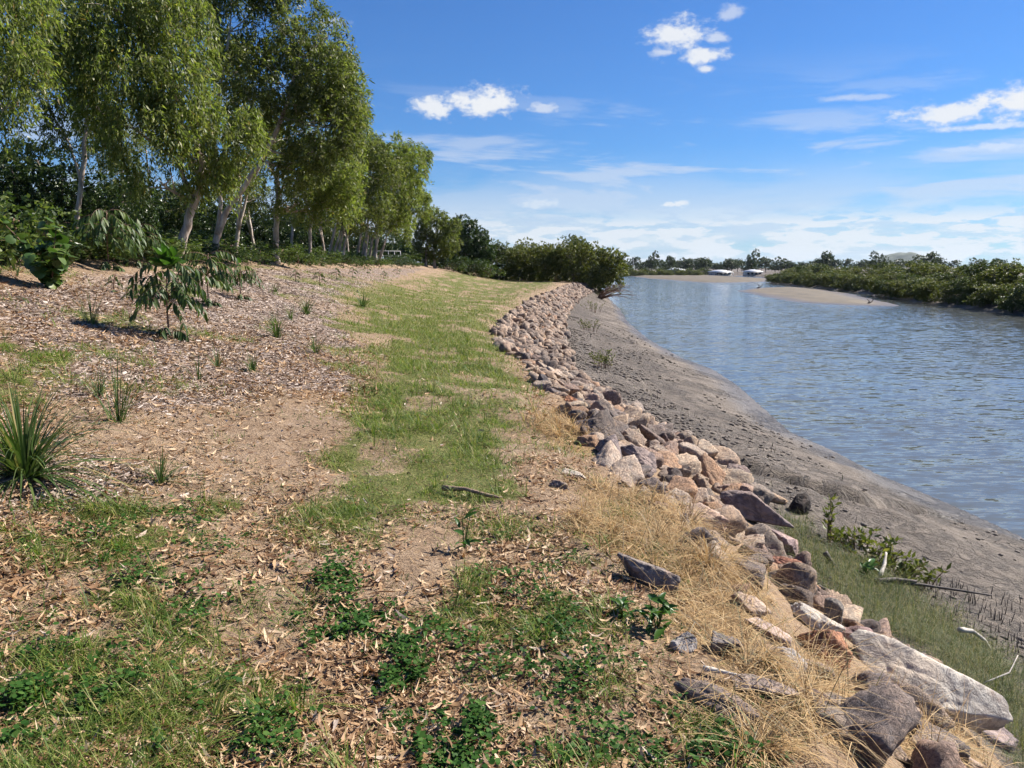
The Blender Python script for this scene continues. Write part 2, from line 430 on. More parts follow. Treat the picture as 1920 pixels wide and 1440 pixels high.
def ground_mat():
    m, n, b, out = new_mat('earth')
    p = n.node('ShaderNodeNewGeometry').outputs['Position']
    flat = n.vm('MULTIPLY', p, (1, 1, 0))
    big = n.noise(flat, 0.7, 5, 0.6); mid = n.noise(flat, 5.0, 6, 0.65); fin = n.noise(flat, 38.0, 5, 0.7)
    soil = n.ramp(n.m('ADD', n.m('MULTIPLY', mid, 0.6), n.m('MULTIPLY', big, 0.4)), [(0.32, (0.21, 0.135, 0.082)), (0.5, (0.34, 0.24, 0.158)), (0.68, (0.45, 0.335, 0.235))])
    # chopped bark mulch: flakes of grey, pink and dark
    w = n.vm('ADD', n.vm('MULTIPLY', flat, (1, 1.6, 0)), n.vm('MULTIPLY', n.noise(flat, 3.0, 3, .6, 0, True), (0.25, 0.25, 0)))
    cells = n.voro(w, 17.0, 'F1', 'Color'); ce = n.voro(w, 17.0, 'F1', 'Distance')
    cr, cg, cb = n.sep(cells)
    mulch = n.ramp(cr, [(0.0, (0.10, 0.065, 0.05)), (0.28, (0.30, 0.22, 0.18)), (0.6, (0.48, 0.385, 0.33)), (1.0, (0.60, 0.52, 0.46))])
    mulch = n.mix(n.step(ce, 0.35, 0.75), mulch, (0.09, 0.06, 0.045))
    mulch = n.mix(n.step(big, 0.42, 0.62, 0.0, 0.45), mulch, (0.36, 0.24, 0.14))
    green = n.ramp(n.m('ADD', n.m('MULTIPLY', mid, .5), n.m('MULTIPLY', big, .5)), [(0.35, (0.080, 0.105, 0.024)), (0.55, (0.138, 0.160, 0.040)), (0.7, (0.22, 0.20, 0.075))])
    straw = n.ramp(mid, [(0.35, (0.20, 0.12, 0.055)), (0.65, (0.38, 0.26, 0.13))])
    brk = n.m('SUBTRACT', n.noise(flat, 9.0, 5, 0.7), 0.5)
    def wgt(a, k=0.9): return n.step(n.m('ADD', n.attr(a), n.m('MULTIPLY', brk, k)), 0.3, 0.7)
    c = n.mix(wgt('mulch'), soil, mulch)
    c = n.mix(n.m('MULTIPLY', wgt('straw'), 0.9), c, straw)
    c = n.mix(n.m('MULTIPLY', wgt('green'), 0.85), c, green)
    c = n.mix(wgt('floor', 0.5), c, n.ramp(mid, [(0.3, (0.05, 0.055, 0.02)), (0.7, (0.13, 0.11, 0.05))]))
    c = n.mix(n.step(fin, 0.62, 0.44, 0.0, 0.55), c, n.mix(1.0, c, (0.45, 0.42, 0.40), 'MULTIPLY'))
    n.put(b.inputs['Base Color'], c); b.inputs['Roughness'].default_value = 0.95; b.inputs['Specular IOR Level'].default_value = 0.15
    hgt = n.m('ADD', n.m('MULTIPLY', fin, 0.5), n.m('MULTIPLY', n.mix(wgt('mulch'), fin, cg), 0.9))
    n.put(b.inputs['Normal'], n.bump(hgt, 0.8, 0.03, n.bump(mid, 0.5, 0.06)))
    return m
def mud_mat():
    m, n, b, out = new_mat('river_mud')
    p = n.node('ShaderNodeNewGeometry').outputs['Position']; z = n.sep(p)[2]
    flat = n.vm('MULTIPLY', p, (1, 0.8, 0))
    big = n.noise(flat, 0.35, 5, 0.6); mid = n.noise(flat, 3.0, 6, 0.65); fin = n.noise(flat, 22.0, 6, 0.7)
    c = n.ramp(n.m('ADD', n.m('MULTIPLY', mid, 0.5), n.m('MULTIPLY', big, 0.5)), [(0.36, (0.072, 0.054, 0.039)), (0.5, (0.130, 0.100, 0.074)), (0.62, (0.205, 0.163, 0.125))])
    # crab holes, clods and cracks
    v = n.voro(n.vm('ADD', flat, n.vm('MULTIPLY', n.noise(flat, 2.0, 3, .5, 0, True), (0.6, 0.6, 0))), 4.0)
    cl = n.noise(flat, 4.2, 6, 0.76, 0.9)
    hole = n.m('MULTIPLY', n.step(v, 0.20, 0.10), n.step(n.noise(flat, 0.9, 4, .6), 0.47, 0.58))
    clod = n.m('MULTIPLY', n.step(cl, 0.54, 0.46), n.m('MAXIMUM', n.step(n.noise(flat, 0.5, 4, .6), 0.46, 0.58), n.m('MULTIPLY', n.step(z, -1.9, -1.3), .6)))
    c = n.mix(n.m('MULTIPLY', hole, 0.75), c, (0.035, 0.028, 0.022))
    c = n.mix(n.m('MULTIPLY', clod, 0.68), c, (0.062, 0.047, 0.036))
    wet = n.step(n.m('ADD', z, n.m('MULTIPLY', n.m('SUBTRACT', big, .5), 0.5)), -2.05, -2.30)
    c = n.mix(n.m('MULTIPLY', wet, 0.6), c, (0.07, 0.055, 0.042))
    n.put(b.inputs['Base Color'], c)
    n.put(b.inputs['Roughness'], n.m('SUBTRACT', 0.82, n.m('MULTIPLY', wet, 0.42)))
    hgt = n.m('SUBTRACT', n.m('ADD', n.m('MULTIPLY', fin, .5), n.m('ADD', n.m('MULTIPLY', mid, 1.2), cl)), n.m('ADD', hole, n.m('MULTIPLY', clod, 1.3)))
    n.put(b.inputs['Normal'], n.bump(hgt, 0.8, 0.10))
    return m
def water_mat():
    m, n, b, out = new_mat('water')
    p = n.node('ShaderNodeNewGeometry').outputs['Position']
    w3 = n.noise(n.vm('MULTIPLY', p, (0.05, 0.14, 0)), 1.0, 3, 0.6)
    gust = n.step(w3, 0.36, 0.62, 0.75, 1.2)
    def slope(sc, amp, seed, det=2):
        c = n.noise(n.vm('ADD', n.vm('MULTIPLY', p, sc), (seed, seed * 2, 0)), 1.0, det, 0.6, 0.4, True)
        return n.vm('MULTIPLY', n.vm('SUBTRACT', c, (0.5, 0.5, 0.5)), amp)
    s_ = n.vm('ADD', n.vm('ADD', slope((1.2, 4.0, 0), (0.18, 0.60, 0), 3), slope((3.0, 10.0, 0), (0.17, 0.54, 0), 11)), slope((0.10, 0.35, 0), (0.02, 0.05, 0), 23))
    x, y, z = n.sep(s_)
    nrm = n.vm('NORMALIZE', n.comb(n.m('MULTIPLY', x, gust), n.m('MULTIPLY', y, gust), 1.0))
    n.put(b.inputs['Base Color'], n.mix(w3, (0.085, 0.095, 0.095), (0.11, 0.115, 0.105)))
    b.inputs['Roughness'].default_value = 0.06; b.inputs['IOR'].default_value = 1.333
    n.put(b.inputs['Normal'], nrm)
    return m
def sand_mat():
    m, n, b, out = new_mat('wet_sand')
    p = n.node('ShaderNodeNewGeometry').outputs['Position']; z = n.sep(p)[2]
    f = n.noise(n.vm('MULTIPLY', p, (0.5, 0.12, 0)), 1.0, 5, 0.6)
    c = n.ramp(f, [(0.35, (0.085, 0.067, 0.043)), (0.65, (0.145, 0.112, 0.070))])
    wet = n.step(z, -2.25, -2.38)
    n.put(b.inputs['Base Color'], n.mix(n.m('MULTIPLY', wet, .5), c, (0.13, 0.10, 0.075))); n.put(b.inputs['Roughness'], n.m('SUBTRACT', 0.8, n.m('MULTIPLY', wet, 0.4)))
    n.put(b.inputs['Normal'], n.bump(n.noise(p, 2.0, 4, .6), 0.4, 0.1))
    return m
def rock_mat(name, use='object'):
    m, n, b, out = new_mat(name)
    tc = n.node('ShaderNodeTexCoord').outputs['Object']
    oi = n.node('ShaderNodeObjectInfo')
    if use == 'object':
        base = oi.outputs['Color']; rv = oi.outputs['Random']
        v = n.vm('ADD', tc, n.comb(n.m('MULTIPLY', rv, 37.0), n.m('MULTIPLY', rv, 91.0), 0.0))
    else:
        ri = n.node('ShaderNodeNewGeometry').outputs['Random Per Island']; v = tc
        base = n.ramp(ri, [(0.0, (0.11, 0.085, 0.075)), (0.25, (0.23, 0.175, 0.14)), (0.5, (0.29, 0.22, 0.17)), (0.75, (0.18, 0.15, 0.135)), (0.9, (0.35, 0.28, 0.22)), (1.0, (0.28, 0.17, 0.11))])
    big = n.noise(v, 2.2, 5, 0.62); mid = n.noise(v, 9.0, 7, 0.7, 0.8); fin = n.noise(v, 45.0, 5, 0.7)
    c = n.mix(n.step(big, 0.38, 0.60, 0.0, 0.9), base, n.mix(1.0, base, (1.35, 1.22, 1.08), 'MULTIPLY'))
    c = n.mix(n.step(mid, 0.57, 0.42, 0.0, 0.85), c, n.mix(1.0, base, (0.50, 0.48, 0.50), 'MULTIPLY'))
    c = n.mix(n.step(n.noise(v, 4.0, 4, .6), 0.60, 0.72, 0, 0.35), c, (0.34, 0.20, 0.12))
    c = n.mix(n.step(fin, 0.62, 0.72, 0, 0.6), c, (0.52, 0.47, 0.42))
    c = n.mix(n.step(fin, 0.38, 0.30, 0, 0.55), c, (0.07, 0.06, 0.06))
    n.put(b.inputs['Base Color'], c); b.inputs['Roughness'].default_value = 0.85; b.inputs['Specular IOR Level'].default_value = 0.25
    n.put(b.inputs['Normal'], n.bump(n.m('ADD', n.m('MULTIPLY', mid, 1.0), n.m('MULTIPLY', fin, 0.25)), 0.7, 0.05))
    return m
def bark_mat(name, c1, c2, c3):
    m, n, b, out = new_mat(name)
    tc = n.node('ShaderNodeTexCoord').outputs['Object']
    f = n.noise(n.vm('MULTIPLY', tc, (3, 3, 0.9)), 1.6, 6, 0.65); g = n.noise(n.vm('MULTIPLY', tc, (14, 14, 3)), 1.0, 5, 0.7)
    c = n.ramp(f, [(0.32, c1), (0.5, c2), (0.66, c3)])
    c = n.mix(n.step(g, 0.55, 0.4, 0, 0.4), c, n.mix(1.0, c, (0.5, 0.45, 0.42), 'MULTIPLY'))
    n.put(b.inputs['Base Color'], c); b.inputs['Roughness'].default_value = 0.85
    n.put(b.inputs['Normal'], n.bump(g, 0.5, 0.03))
    return m
M = {}
M['earth'] = ground_mat(); M['mud'] = mud_mat(); M['water'] = water_mat(); M['sand'] = sand_mat()
M['rock'] = rock_mat('boulder_stone'); M['rockmix'] = rock_mat('riprap_stone', 'island')
M['gumbark'] = bark_mat('pale_gum_bark', (0.20, 0.145, 0.11), (0.42, 0.34, 0.28), (0.58, 0.50, 0.43))
M['darkbark'] = bark_mat('dark_bark', (0.06, 0.045, 0.035), (0.13, 0.10, 0.08), (0.22, 0.18, 0.15))
M['gum'] = leaf_mat('gum_leaf', [(0.0, (0.075, 0.100, 0.022)), (0.45, (0.145, 0.172, 0.045)), (0.8, (0.215, 0.235, 0.068)), (0.96, (0.27, 0.27, 0.10)), (1.0, (0.24, 0.15, 0.06))], 0.50, 0.45, spec=0.3)
M['gumdark'] = leaf_mat('dull_gum_leaf', [(0.0, (0.058, 0.076, 0.021)), (0.5, (0.120, 0.138, 0.042)), (0.9, (0.190, 0.200, 0.066)), (1.0, (0.25, 0.23, 0.09))], 0.46, 0.45, spec=0.3)
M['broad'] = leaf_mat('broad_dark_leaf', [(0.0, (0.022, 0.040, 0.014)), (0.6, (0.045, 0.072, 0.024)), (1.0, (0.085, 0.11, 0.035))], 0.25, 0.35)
M['mangrove'] = leaf_mat('mangrove_leaf', [(0.0, (0.055, 0.07, 0.018)), (0.5, (0.11, 0.12, 0.034)), (0.85, (0.175, 0.175, 0.05)), (1.0, (0.26, 0.22, 0.08))], 0.35)
M['mangroved'] = leaf_mat('dark_mangrove_leaf', [(0.0, (0.035, 0.052, 0.016)), (0.6, (0.075, 0.095, 0.03)), (1.0, (0.14, 0.155, 0.05))], 0.3)
M['shrub'] = leaf_mat('undergrowth_leaf', [(0.0, (0.03, 0.052, 0.014)), (0.5, (0.07, 0.105, 0.026)), (1.0, (0.15, 0.175, 0.05))], 0.35)
M['grass'] = leaf_mat('grass_blade', [(0.0, (0.045, 0.085, 0.016)), (0.45, (0.118, 0.172, 0.030)), (0.78, (0.21, 0.245, 0.055)), (0.92, (0.30, 0.27, 0.10)), (1.0, (0.40, 0.31, 0.16))], 0.35, 0.5)
M['lawn'] = leaf_mat('lawn_blade', [(0.0, (0.085, 0.125, 0.024)), (0.45, (0.155, 0.195, 0.042)), (0.75, (0.225, 0.235, 0.072)), (1.0, (0.38, 0.30, 0.15))], 0.3, 0.6)
M['drygrass'] = leaf_mat('straw_blade', [(0.0, (0.13, 0.15, 0.05)), (0.10, (0.22, 0.19, 0.13)), (0.2, (0.28, 0.165, 0.075)), (0.45, (0.42, 0.275, 0.125)), (0.8, (0.50, 0.345, 0.165)), (1.0, (0.58, 0.44, 0.245))], 0.25, 0.6, tint=(1.1, 1.0, 0.85))
M['mudgrass'] = leaf_mat('saltmarsh_blade', [(0.0, (0.055, 0.075, 0.028)), (0.5, (0.105, 0.13, 0.05)), (0.8, (0.22, 0.20, 0.075)), (1.0, (0.33, 0.26, 0.13))], 0.3, 0.6)
M['clover'] = leaf_mat('weed_leaf', [(0.0, (0.022, 0.065, 0.012)), (0.6, (0.045, 0.105, 0.020)), (1.0, (0.09, 0.16, 0.035))], 0.3, 0.55, spec=0.1)
LITTER = [(0.0, (0.10, 0.05, 0.025)), (0.35, (0.26, 0.145, 0.07)), (0.65, (0.42, 0.27, 0.145)), (0.9, (0.54, 0.395, 0.25)), (1.0, (0.40, 0.32, 0.26))]
M['litter'] = leaf_mat('dead_leaf', LITTER, 0.12, 0.6, tint=(1.1, 0.9, 0.7)); M['litter1'] = leaf_mat('fallen_leaf_dry', LITTER, 0.12, 0.6, 'object', (1.1, 0.9, 0.7))
M['chips'] = leaf_mat('bark_chip', [(0.0, (0.09, 0.06, 0.045)), (0.35, (0.25, 0.18, 0.14)), (0.75, (0.42, 0.325, 0.26)), (1.0, (0.54, 0.455, 0.39))], 0.0, 0.85)
M['loma'] = leaf_mat('strap_leaf', [(0.0, (0.035, 0.065, 0.018)), (0.6, (0.075, 0.120, 0.035)), (0.93, (0.15, 0.18, 0.06)), (1.0, (0.40, 0.31, 0.15))], 0.25, 0.38)
M['glossleaf'] = leaf_mat('glossy_leaf', [(0.0, (0.035, 0.07, 0.018)), (0.6, (0.075, 0.13, 0.032)), (1.0, (0.16, 0.19, 0.05))], 0.3, 0.38, 'object', spec=0.35)
M['youngleaf'] = leaf_mat('bright_young_leaf', [(0.0, (0.030, 0.080, 0.012)), (1.0, (0.065, 0.135, 0.025))], 0.32, 0.35, 'object')
M['frond'] = leaf_mat('sapling_leaflet', [(0.0, (0.025, 0.05, 0.014)), (0.7, (0.055, 0.09, 0.024)), (1.0, (0.09, 0.12, 0.035))], 0.28, 0.45, 'object', spec=0.25)
M['frondi'] = leaf_mat('sapling_leaf', [(0.0, (0.028, 0.055, 0.016)), (0.7, (0.065, 0.10, 0.028)), (1.0, (0.11, 0.14, 0.04))], 0.28, 0.45)
M['stem'] = plain_mat('woody_stem', (0.10, 0.055, 0.035), (0.22, 0.13, 0.085), 20)
M['deadwood'] = plain_mat('bleached_wood', (0.38, 0.33, 0.27), (0.66, 0.60, 0.52), 9, 0.8, 0.5, (1, 1, 1))
M['darkwood'] = plain_mat('wet_dark_wood', (0.045, 0.035, 0.03), (0.11, 0.085, 0.07), 9, 0.7, 0.5)
M['stick'] = plain_mat('weathered_wood', (0.13, 0.085, 0.055), (0.33, 0.23, 0.15), 14, 0.85, 0.6, (1, 1, 1))
M['farleaf'] = leaf_mat('distant_leaf', [(0.0, (0.03, 0.045, 0.018)), (1.0, (0.075, 0.095, 0.035))], 0.2)
M['clod'] = plain_mat('mud_clod', (0.06, 0.046, 0.036), (0.17, 0.135, 0.108), 6.0, 0.85, 0.4)
M['hill'] = plain_mat('wooded_hill', (0.045, 0.06, 0.03), (0.10, 0.11, 0.055), 0.01, 0.95, 0.0)
M['white'] = plain_mat('white_wall', (0.45, 0.44, 0.42), (0.55, 0.54, 0.52), 0.7, 0.7, 0.0)
M['roofw'] = plain_mat('pale_metal_roof', (0.50, 0.51, 0.52), (0.60, 0.60, 0.60), 0.7, 0.45, 0.0)
M['pane'] = plain_mat('dark_pane', (0.03, 0.035, 0.04), (0.05, 0.055, 0.06), 1.0, 0.15, 0.0)
M['metal'] = plain_mat('galvanised_metal', (0.42, 0.43, 0.44), (0.55, 0.56, 0.56), 3.0, 0.5, 0.0)

# ------------------------------------------------------------------ ground, mud, far banks
def build_terrain():
    nc = 400
    ys = np.concatenate([-3.0 + (np.exp(np.linspace(0, 1, 430) * math.log(47.5 / 4.5)) - 1) * 4.5, np.geomspace(40.4, 6000, 130)])
    nr = len(ys)
    u = np.linspace(-1, 1, nc)
    ts = np.sign(u) * (0.55 * np.abs(u) + 0.95 * np.abs(u) ** 2.6)
    Y = np.repeat(ys[:, None], nc, 1); X = ts[None, :] * (Y + 6.2)
    Z = H(X.ravel(), Y.ravel()).reshape(X.shape)
    Vt = np.stack([X, Y, Z], -1).reshape(-1, 3)
    i = np.arange(nr - 1)[:, None] * nc + np.arange(nc - 1)[None, :]
    Q = np.stack([i, i + 1, i + nc + 1, i + nc], -1).reshape(-1, 4)
    xc = Vt[Q, 0].mean(1); yc = Vt[Q, 1].mean(1)
    left = xc < toe(yc) - 0.25
    mudm = ~left & (xc < (shore(yc) + rshore(yc)) / 2) & (yc < 330)
    rest = ~left & ~mudm
    for nm, msk, mat, zn in (('ground', left, M['earth'], True), ('mud_bank', mudm, M['mud'], False), ('far_bank', rest, M['mud'], False)):
        q = Q[msk]; us, inv = np.unique(q.ravel(), return_inverse=True)
        P = Vt[us]; me = mesh_from(nm, P, inv.reshape(-1, 4), None, [mat], True)
        if zn:
            g, st, mu, ba, fl = zones(P[:, 0], P[:, 1])
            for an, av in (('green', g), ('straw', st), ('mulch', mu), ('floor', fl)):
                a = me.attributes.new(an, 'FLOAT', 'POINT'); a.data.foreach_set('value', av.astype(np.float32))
        o = link(nm, me)
        kind(o, 'structure', {'ground': 'sloping bank of bare tan soil, bark mulch and patchy grass', 'mud_bank': 'smooth grey tidal mud sloping into the river',
                              'far_bank': 'low muddy ground on the far side of the river'}[nm], {'ground': 'ground', 'mud_bank': 'mud', 'far_bank': 'bank'}[nm])
        if nm == 'ground': G = o
        if nm == 'mud_bank': MUD = o
    return G, MUD
GROUND, MUD = build_terrain()

def build_water():
    # water surface with real low ripples near the bank
    nr, nc = 90, 50
    ys = np.concatenate([np.linspace(-6, 4, 12)[:-1], np.geomspace(4, 900, nr - 11)])
    X = np.zeros((nr, nc)); Y = np.repeat(ys[:, None], nc, 1)
    for r in range(nr):
        a = float(shore(ys[r])) - 2.5; X[r] = a + (np.linspace(0, 1, nc) ** 1.3) * (60 + 1.2 * abs(ys[r]))
    z = WATER + 0 * X
    i = np.arange(nr - 1)[:, None] * nc + np.arange(nc - 1)[None, :]
    Q = np.stack([i, i + 1, i + nc + 1, i + nc], -1).reshape(-1, 4)
    o = link('river', mesh_from('river', np.stack([X, Y, z], -1), Q, None, [M['water']], True))
    kind(o, 'structure', 'rippled blue grey tidal river', 'water')
build_water()
def sandbank(name, px, label, hgt, res):
    pts = [Pz(a, b, WATER) for a, b in px]
    xs = [p[0] for p in pts]; ys = [p[1] for p in pts]
    gx = np.arange(min(xs) - 4, max(xs) + 4, res); gy = np.arange(min(ys) - 6, max(ys) + 6, res * 1.6)
    X, Y = np.meshgrid(gx, gy)
    d = poly_sd(pts, X.ravel(), Y.ravel()) + (fbm2(X.ravel() * 0.15, Y.ravel() * 0.06, 61, 3) - .5) * 3
    Z = WATER + hgt * sstep(-2.0, 8.0, d) - 0.15 * sstep(0.5, -3, d) + (fbm2(X.ravel() * .1, Y.ravel() * .05, 62, 3) - .5) * 0.08
    nr, nc = X.shape
    i = np.arange(nr - 1)[:, None] * nc + np.arange(nc - 1)[None, :]
    Q = np.stack([i, i + 1, i + nc + 1, i + nc], -1).reshape(-1, 4)
    keep = (d[Q] > -3.5).any(1)
    us, inv = np.unique(Q[keep].ravel(), return_inverse=True)
    o = link(name, mesh_from(name, np.stack([X.ravel(), Y.ravel(), Z], -1)[us], inv.reshape(-1, 4), None, [M['sand']], True))
    kind(o, 'structure', label, 'sandbar')
sandbank('sandbar', [(1388, 545), (1440, 557), (1500, 567), (1600, 573), (1690, 574), (1660, 566), (1600, 554), (1540, 543), (1480, 538), (1420, 540)], 'low tan sandbar in the middle of the river', 0.26, 0.6)
sandbank('sand_flat', [(1178, 517), (1215, 522), (1270, 526), (1320, 530), (1370, 530), (1438, 528), (1436, 522), (1340, 517), (1250, 514)], 'long orange sand flat along the far shore', 0.5, 1.6)

# ------------------------------------------------------------------ hills
def hill(name, px0, px1, pyk, dist, label, seed):
    a = Py(px0, 500, dist); b = Py(px1, 500, dist); c = (a + b) / 2; w = (b - a).length / 2
    top = Py((px0 + px1) / 2, pyk, dist).z
    n = 60; g = np.linspace(-1, 1, n); X, Y = np.meshgrid(g, g)
    r = np.hypot(X, Y)
    Z = (top + 3) * np.clip(np.cos(np.clip(r, 0, 1) * math.pi / 2), 0, 1) ** 1.25 * (0.72 + 0.5 * fbm2(X * 3 + seed, Y * 3, seed, 4)) - 3
    i = np.arange(n - 1)[:, None] * n + np.arange(n - 1)[None, :]
    Q = np.stack([i, i + 1, i + n + 1, i + n], -1).reshape(-1, 4)
    o = link(name, mesh_from(name, np.stack([X * w + c.x, Y * w * 0.8 + c.y, Z], -1), Q, None, [M['hill']], True))
    kind(o, 'structure', label, 'hill')
hill('hill', 1595, 1790, 473, 4200, 'rounded wooded hill on the horizon behind the right mangroves', 3)
hill('distant_ridge', 1120, 1420, 488, 5200, 'faint blue ridge on the horizon above the far houses', 8)

# ------------------------------------------------------------------ rocks
def ico(sub):
    import bmesh
    bm = bmesh.new(); bmesh.ops.create_icosphere(bm, subdivisions=sub, radius=1.0)
    V = np.array([v.co[:] for v in bm.verts]); F = np.array([[v.index for v in f.verts] for f in bm.faces]); bm.free()
    return V, F
ICO = {k: ico(k) for k in (1, 2, 3, 4, 5)}
def rock_geo(seed, sub=4, flat=(1.0, 0.8, 0.62), planes=13, rough=0.05):
    rs = np.random.default_rng(seed)
    D, F = ICO[sub]; n = rs.normal(size=(planes, 3)); n /= np.linalg.norm(n, axis=1)[:, None]
    d = rs.uniform(0.42, 0.82, planes)
    q = D @ n.T; r = np.where(q > 0.02, d / np.maximum(q, 0.02), 9.0)
    k = 160.0; rr = -np.log(np.exp(-k * r).sum(1)) / k; rr = np.minimum(rr, 1.15)
    P = D * rr[:, None]
    s = seed * 13.7
    P += D * (fbm3(P[:, 0] * 2.2 + s, P[:, 1] * 2.2, P[:, 2] * 2.2, seed, 4)[:, None] - 0.5) * rough * 1.5
    P += D * (fbm3(P[:, 0] * 8 + s, P[:, 1] * 8, P[:, 2] * 8, seed + 5, 3)[:, None] - 0.5) * rough * 1.6
    rg = 1 - np.abs(2 * fbm3(P[:, 0] * 3.1 - s, P[:, 1] * 3.1, P[:, 2] * 3.1, seed + 9, 3) - 1)
    P -= D * (np.clip(rg - .78, 0, 1) * rough * 5.0)[:, None]
    P *= np.array(flat); P /= np.abs(P[:, 0]).max()
    return P, F
def shade_sharp(me, ang=38):
    me.set_sharp_from_angle(angle=R(ang)) if hasattr(me, 'set_sharp_from_angle') else None
RV = []
for s in range(16):
    P, F = rock_geo(100 + s, 4, (1.0, 0.66 + 0.25 * random.random(), 0.5 + 0.22 * random.random()), 9 + s % 5)
    me = mesh_from('stone', P, None, F, [M['rock']], False); RV.append(me)
ROCKCOL = [(0.33, 0.25, 0.19), (0.27, 0.225, 0.19), (0.39, 0.30, 0.225), (0.17, 0.14, 0.125), (0.44, 0.35, 0.265), (0.32, 0.23, 0.185), (0.36, 0.285, 0.23), (0.36, 0.235, 0.155), (0.22, 0.165, 0.14), (0.40, 0.325, 0.265), (0.20, 0.165, 0.15)]
placed = []      # (x, y, radius) of big stones, so that the fill leaves room
def boulder(px, py, wpx, shape, rz, colr, label, seed, tilt=(0, 0), sink=0.25, sub=5, name='boulder', roughness=0.05):
    p = at(px, py); dist = p.y * math.cos(PITCH) + (CAM[2] - p.z) * math.sin(PITCH)
    r = wpx / 2 / FPX * dist
    P, F = rock_geo(seed, sub, shape, 9 + seed % 4, roughness)
    me = mesh_from(name, P * r, None, F, [M['rock']], False)
    o = link(name, me, None, (p.x, p.y, p.z + r * shape[2] * (0.55 - sink)))
    o.rotation_euler = (R(tilt[0]), R(tilt[1]), R(rz)); o.color = (*colr, 1)
    tag(o, label, 'rock')
    placed.append((p.x, p.y, r * 0.85))
    return o
SLOPE = 24
B = boulder
B(1705, 1300, 330, (1, .68, .36), -40, (.50, .45, .39), 'big pale grey slab, largest rock on the bank, at the lower right', 301, (6, 14), 0.1, roughness=.028)
B(1862, 1385, 110, (1, .85, .62), -30, (.33, .27, .26), 'pinkish grey rock below the big pale slab at the right corner', 302, (0, 20))
B(1800, 1430, 85, (1, .6, .5), -50, (.36, .29, .25), 'dark grey wedge rock under the lower end of the big pale slab', 303, (0, 20))
B(1514, 1165, 130, (1, .46, .45), -52, (.48, .44, .39), 'long cream coloured rock beside the small orange block', 304, (0, 18))
B(1528, 1122, 62, (1, .8, .72), -20, (.48, .28, .19), 'small orange block rock at the edge of the fine green grass', 305, (0, 10), 0.1)
B(1215, 1088, 128, (1, .5, .50), -24, (.22, .19, .175), 'half buried dark grey rock in the straw, left of the others', 306, (10, 6), 0.2)
B(1288, 1218, 66, (.8, .7, .85), 10, (.36, .34, .33), 'upright pale grey rock beside the bright green weed', 307, (8, 0), 0.2)
B(1352, 1222, 62, (.85, .8, .8), 40, (.21, .19, .185), 'dark speckled rock in straw grass, right of the upright pale rock', 308, (0, 0), 0.25)
B(1345, 1325, 170, (1, .40, .32), -24, (.20, .165, .15), 'long low dark slab in short grass near the bottom edge', 309, (10, 8), 0.25)
B(1420, 1290, 150, (1, .55, .32), -16, (.33, .26, .22), 'flat brown slab under dry stems above the low dark slab', 310, (0, 12), 0.3)
B(1478, 1255, 90, (1, .7, .6), -35, (.40, .36, .33), 'pale lichen spotted rock left of the rust coloured rock', 311, (0, 14), 0.2)
B(1543, 1232, 90, (.9, .8, .85), 15, (.33, .17, .105), 'rust brown pointed rock above the big pale slab', 312, (0, 12), 0.15)
B(1612, 1212, 95, (1, .8, .7), -20, (.30, .20, .18), 'reddish purple rock touching the top of the big pale slab', 313, (0, 10), 0.15)
B(1475, 1035, 92, (1, .7, .7), -38, (.36, .27, .255), 'dusty pink rock at the outer edge above the fine green grass', 314, (0, 18), 0.1)
B(1470, 1075, 95, (1, .5, .5), -50, (.32, .165, .12), 'narrow rust red rock beside the dusty pink one', 315, (0, 20), 0.1)
B(1412, 978, 150, (1, .45, .50), -28, (.22, .175, .165), 'long dark wedge shaped rock at the outer edge of the band', 316, (0, 14), 0.1)
B(1318, 992, 140, (1, .55, .55), -25, (.46, .335, .265), 'long pinkish tan rock at the top edge of the straw grass', 317, (0, 10), 0.1)
B(1262, 950, 72, (1, .8, .75), 12, (.50, .40, .32), 'small cream pink rock at the inner edge of the rock band', 318, (0, 8), 0.1)
B(1498, 962, 52, (.85, .8, 1.05), 30, (.045, .038, .035), 'single dark wet rock standing out on the mud', 319, (0, 0), 0.1)
B(1440, 935, 74, (1, .5, .33), -18, (.46, .35, .25), 'flat tan slab lying on the mud beside the rock band', 320, (0, 10), 0.1)
B(1375, 902, 66, (1, .8, .85), -20, (.22, .175, .165), 'dark angular boulder at the outer edge near the tan slab', 321, (0, 12), 0.05)
B(1075, 893, 56, (1, .6, .36), -16, (.55, .48, .40), 'pale cream flat stone lying in the dry grass', 322, (0, 4), 0.2)
B(1052, 915, 62, (1, .5, .4), -20, (.20, .165, .15), 'low dark stone in grass below the pale flat stone', 323, (0, 4), 0.25)
B(1070, 757, 30, (1, .8, .8), 0, (.50, .25, .14), 'bright orange stone at the inner edge of the rock band', 324, (0, 0), 0.05)
B(1015, 724, 28, (.9, .8, 1.0), 10, (.115, .10, .10), 'dark grey upright stone at the grass edge of the band', 325, (0, 0), 0.05)
B(1408, 1148, 80, (1, .7, .6), -35, (.42, .33, .27), 'tan rock partly covered by straw beside the cream rock', 326, (0, 14), 0.2)
B(1440, 1195, 110, (1, .55, .5), -45, (.40, .32, .285), 'pinkish grey rock between straw tufts left of the cream rock', 327, (0, 14), 0.2)
B(1560, 1180, 55, (.6, .7, 1.0), 20, (.17, .16, .15), 'thin dark grey upright stone below the orange block', 328, (0, -8), 0.1)
B(1190, 880, 100, (1, .6, .6), -40, (.23, .19, .185), 'large dark grey boulder on the inner side of the band', 352, (0, 10), 0.05)
B(1140, 858, 62, (.9, .9, .9), 0, (.20, .17, .17), 'blocky dark boulder at the inner edge above the pale flat stone', 344, (0, 4), 0.05)

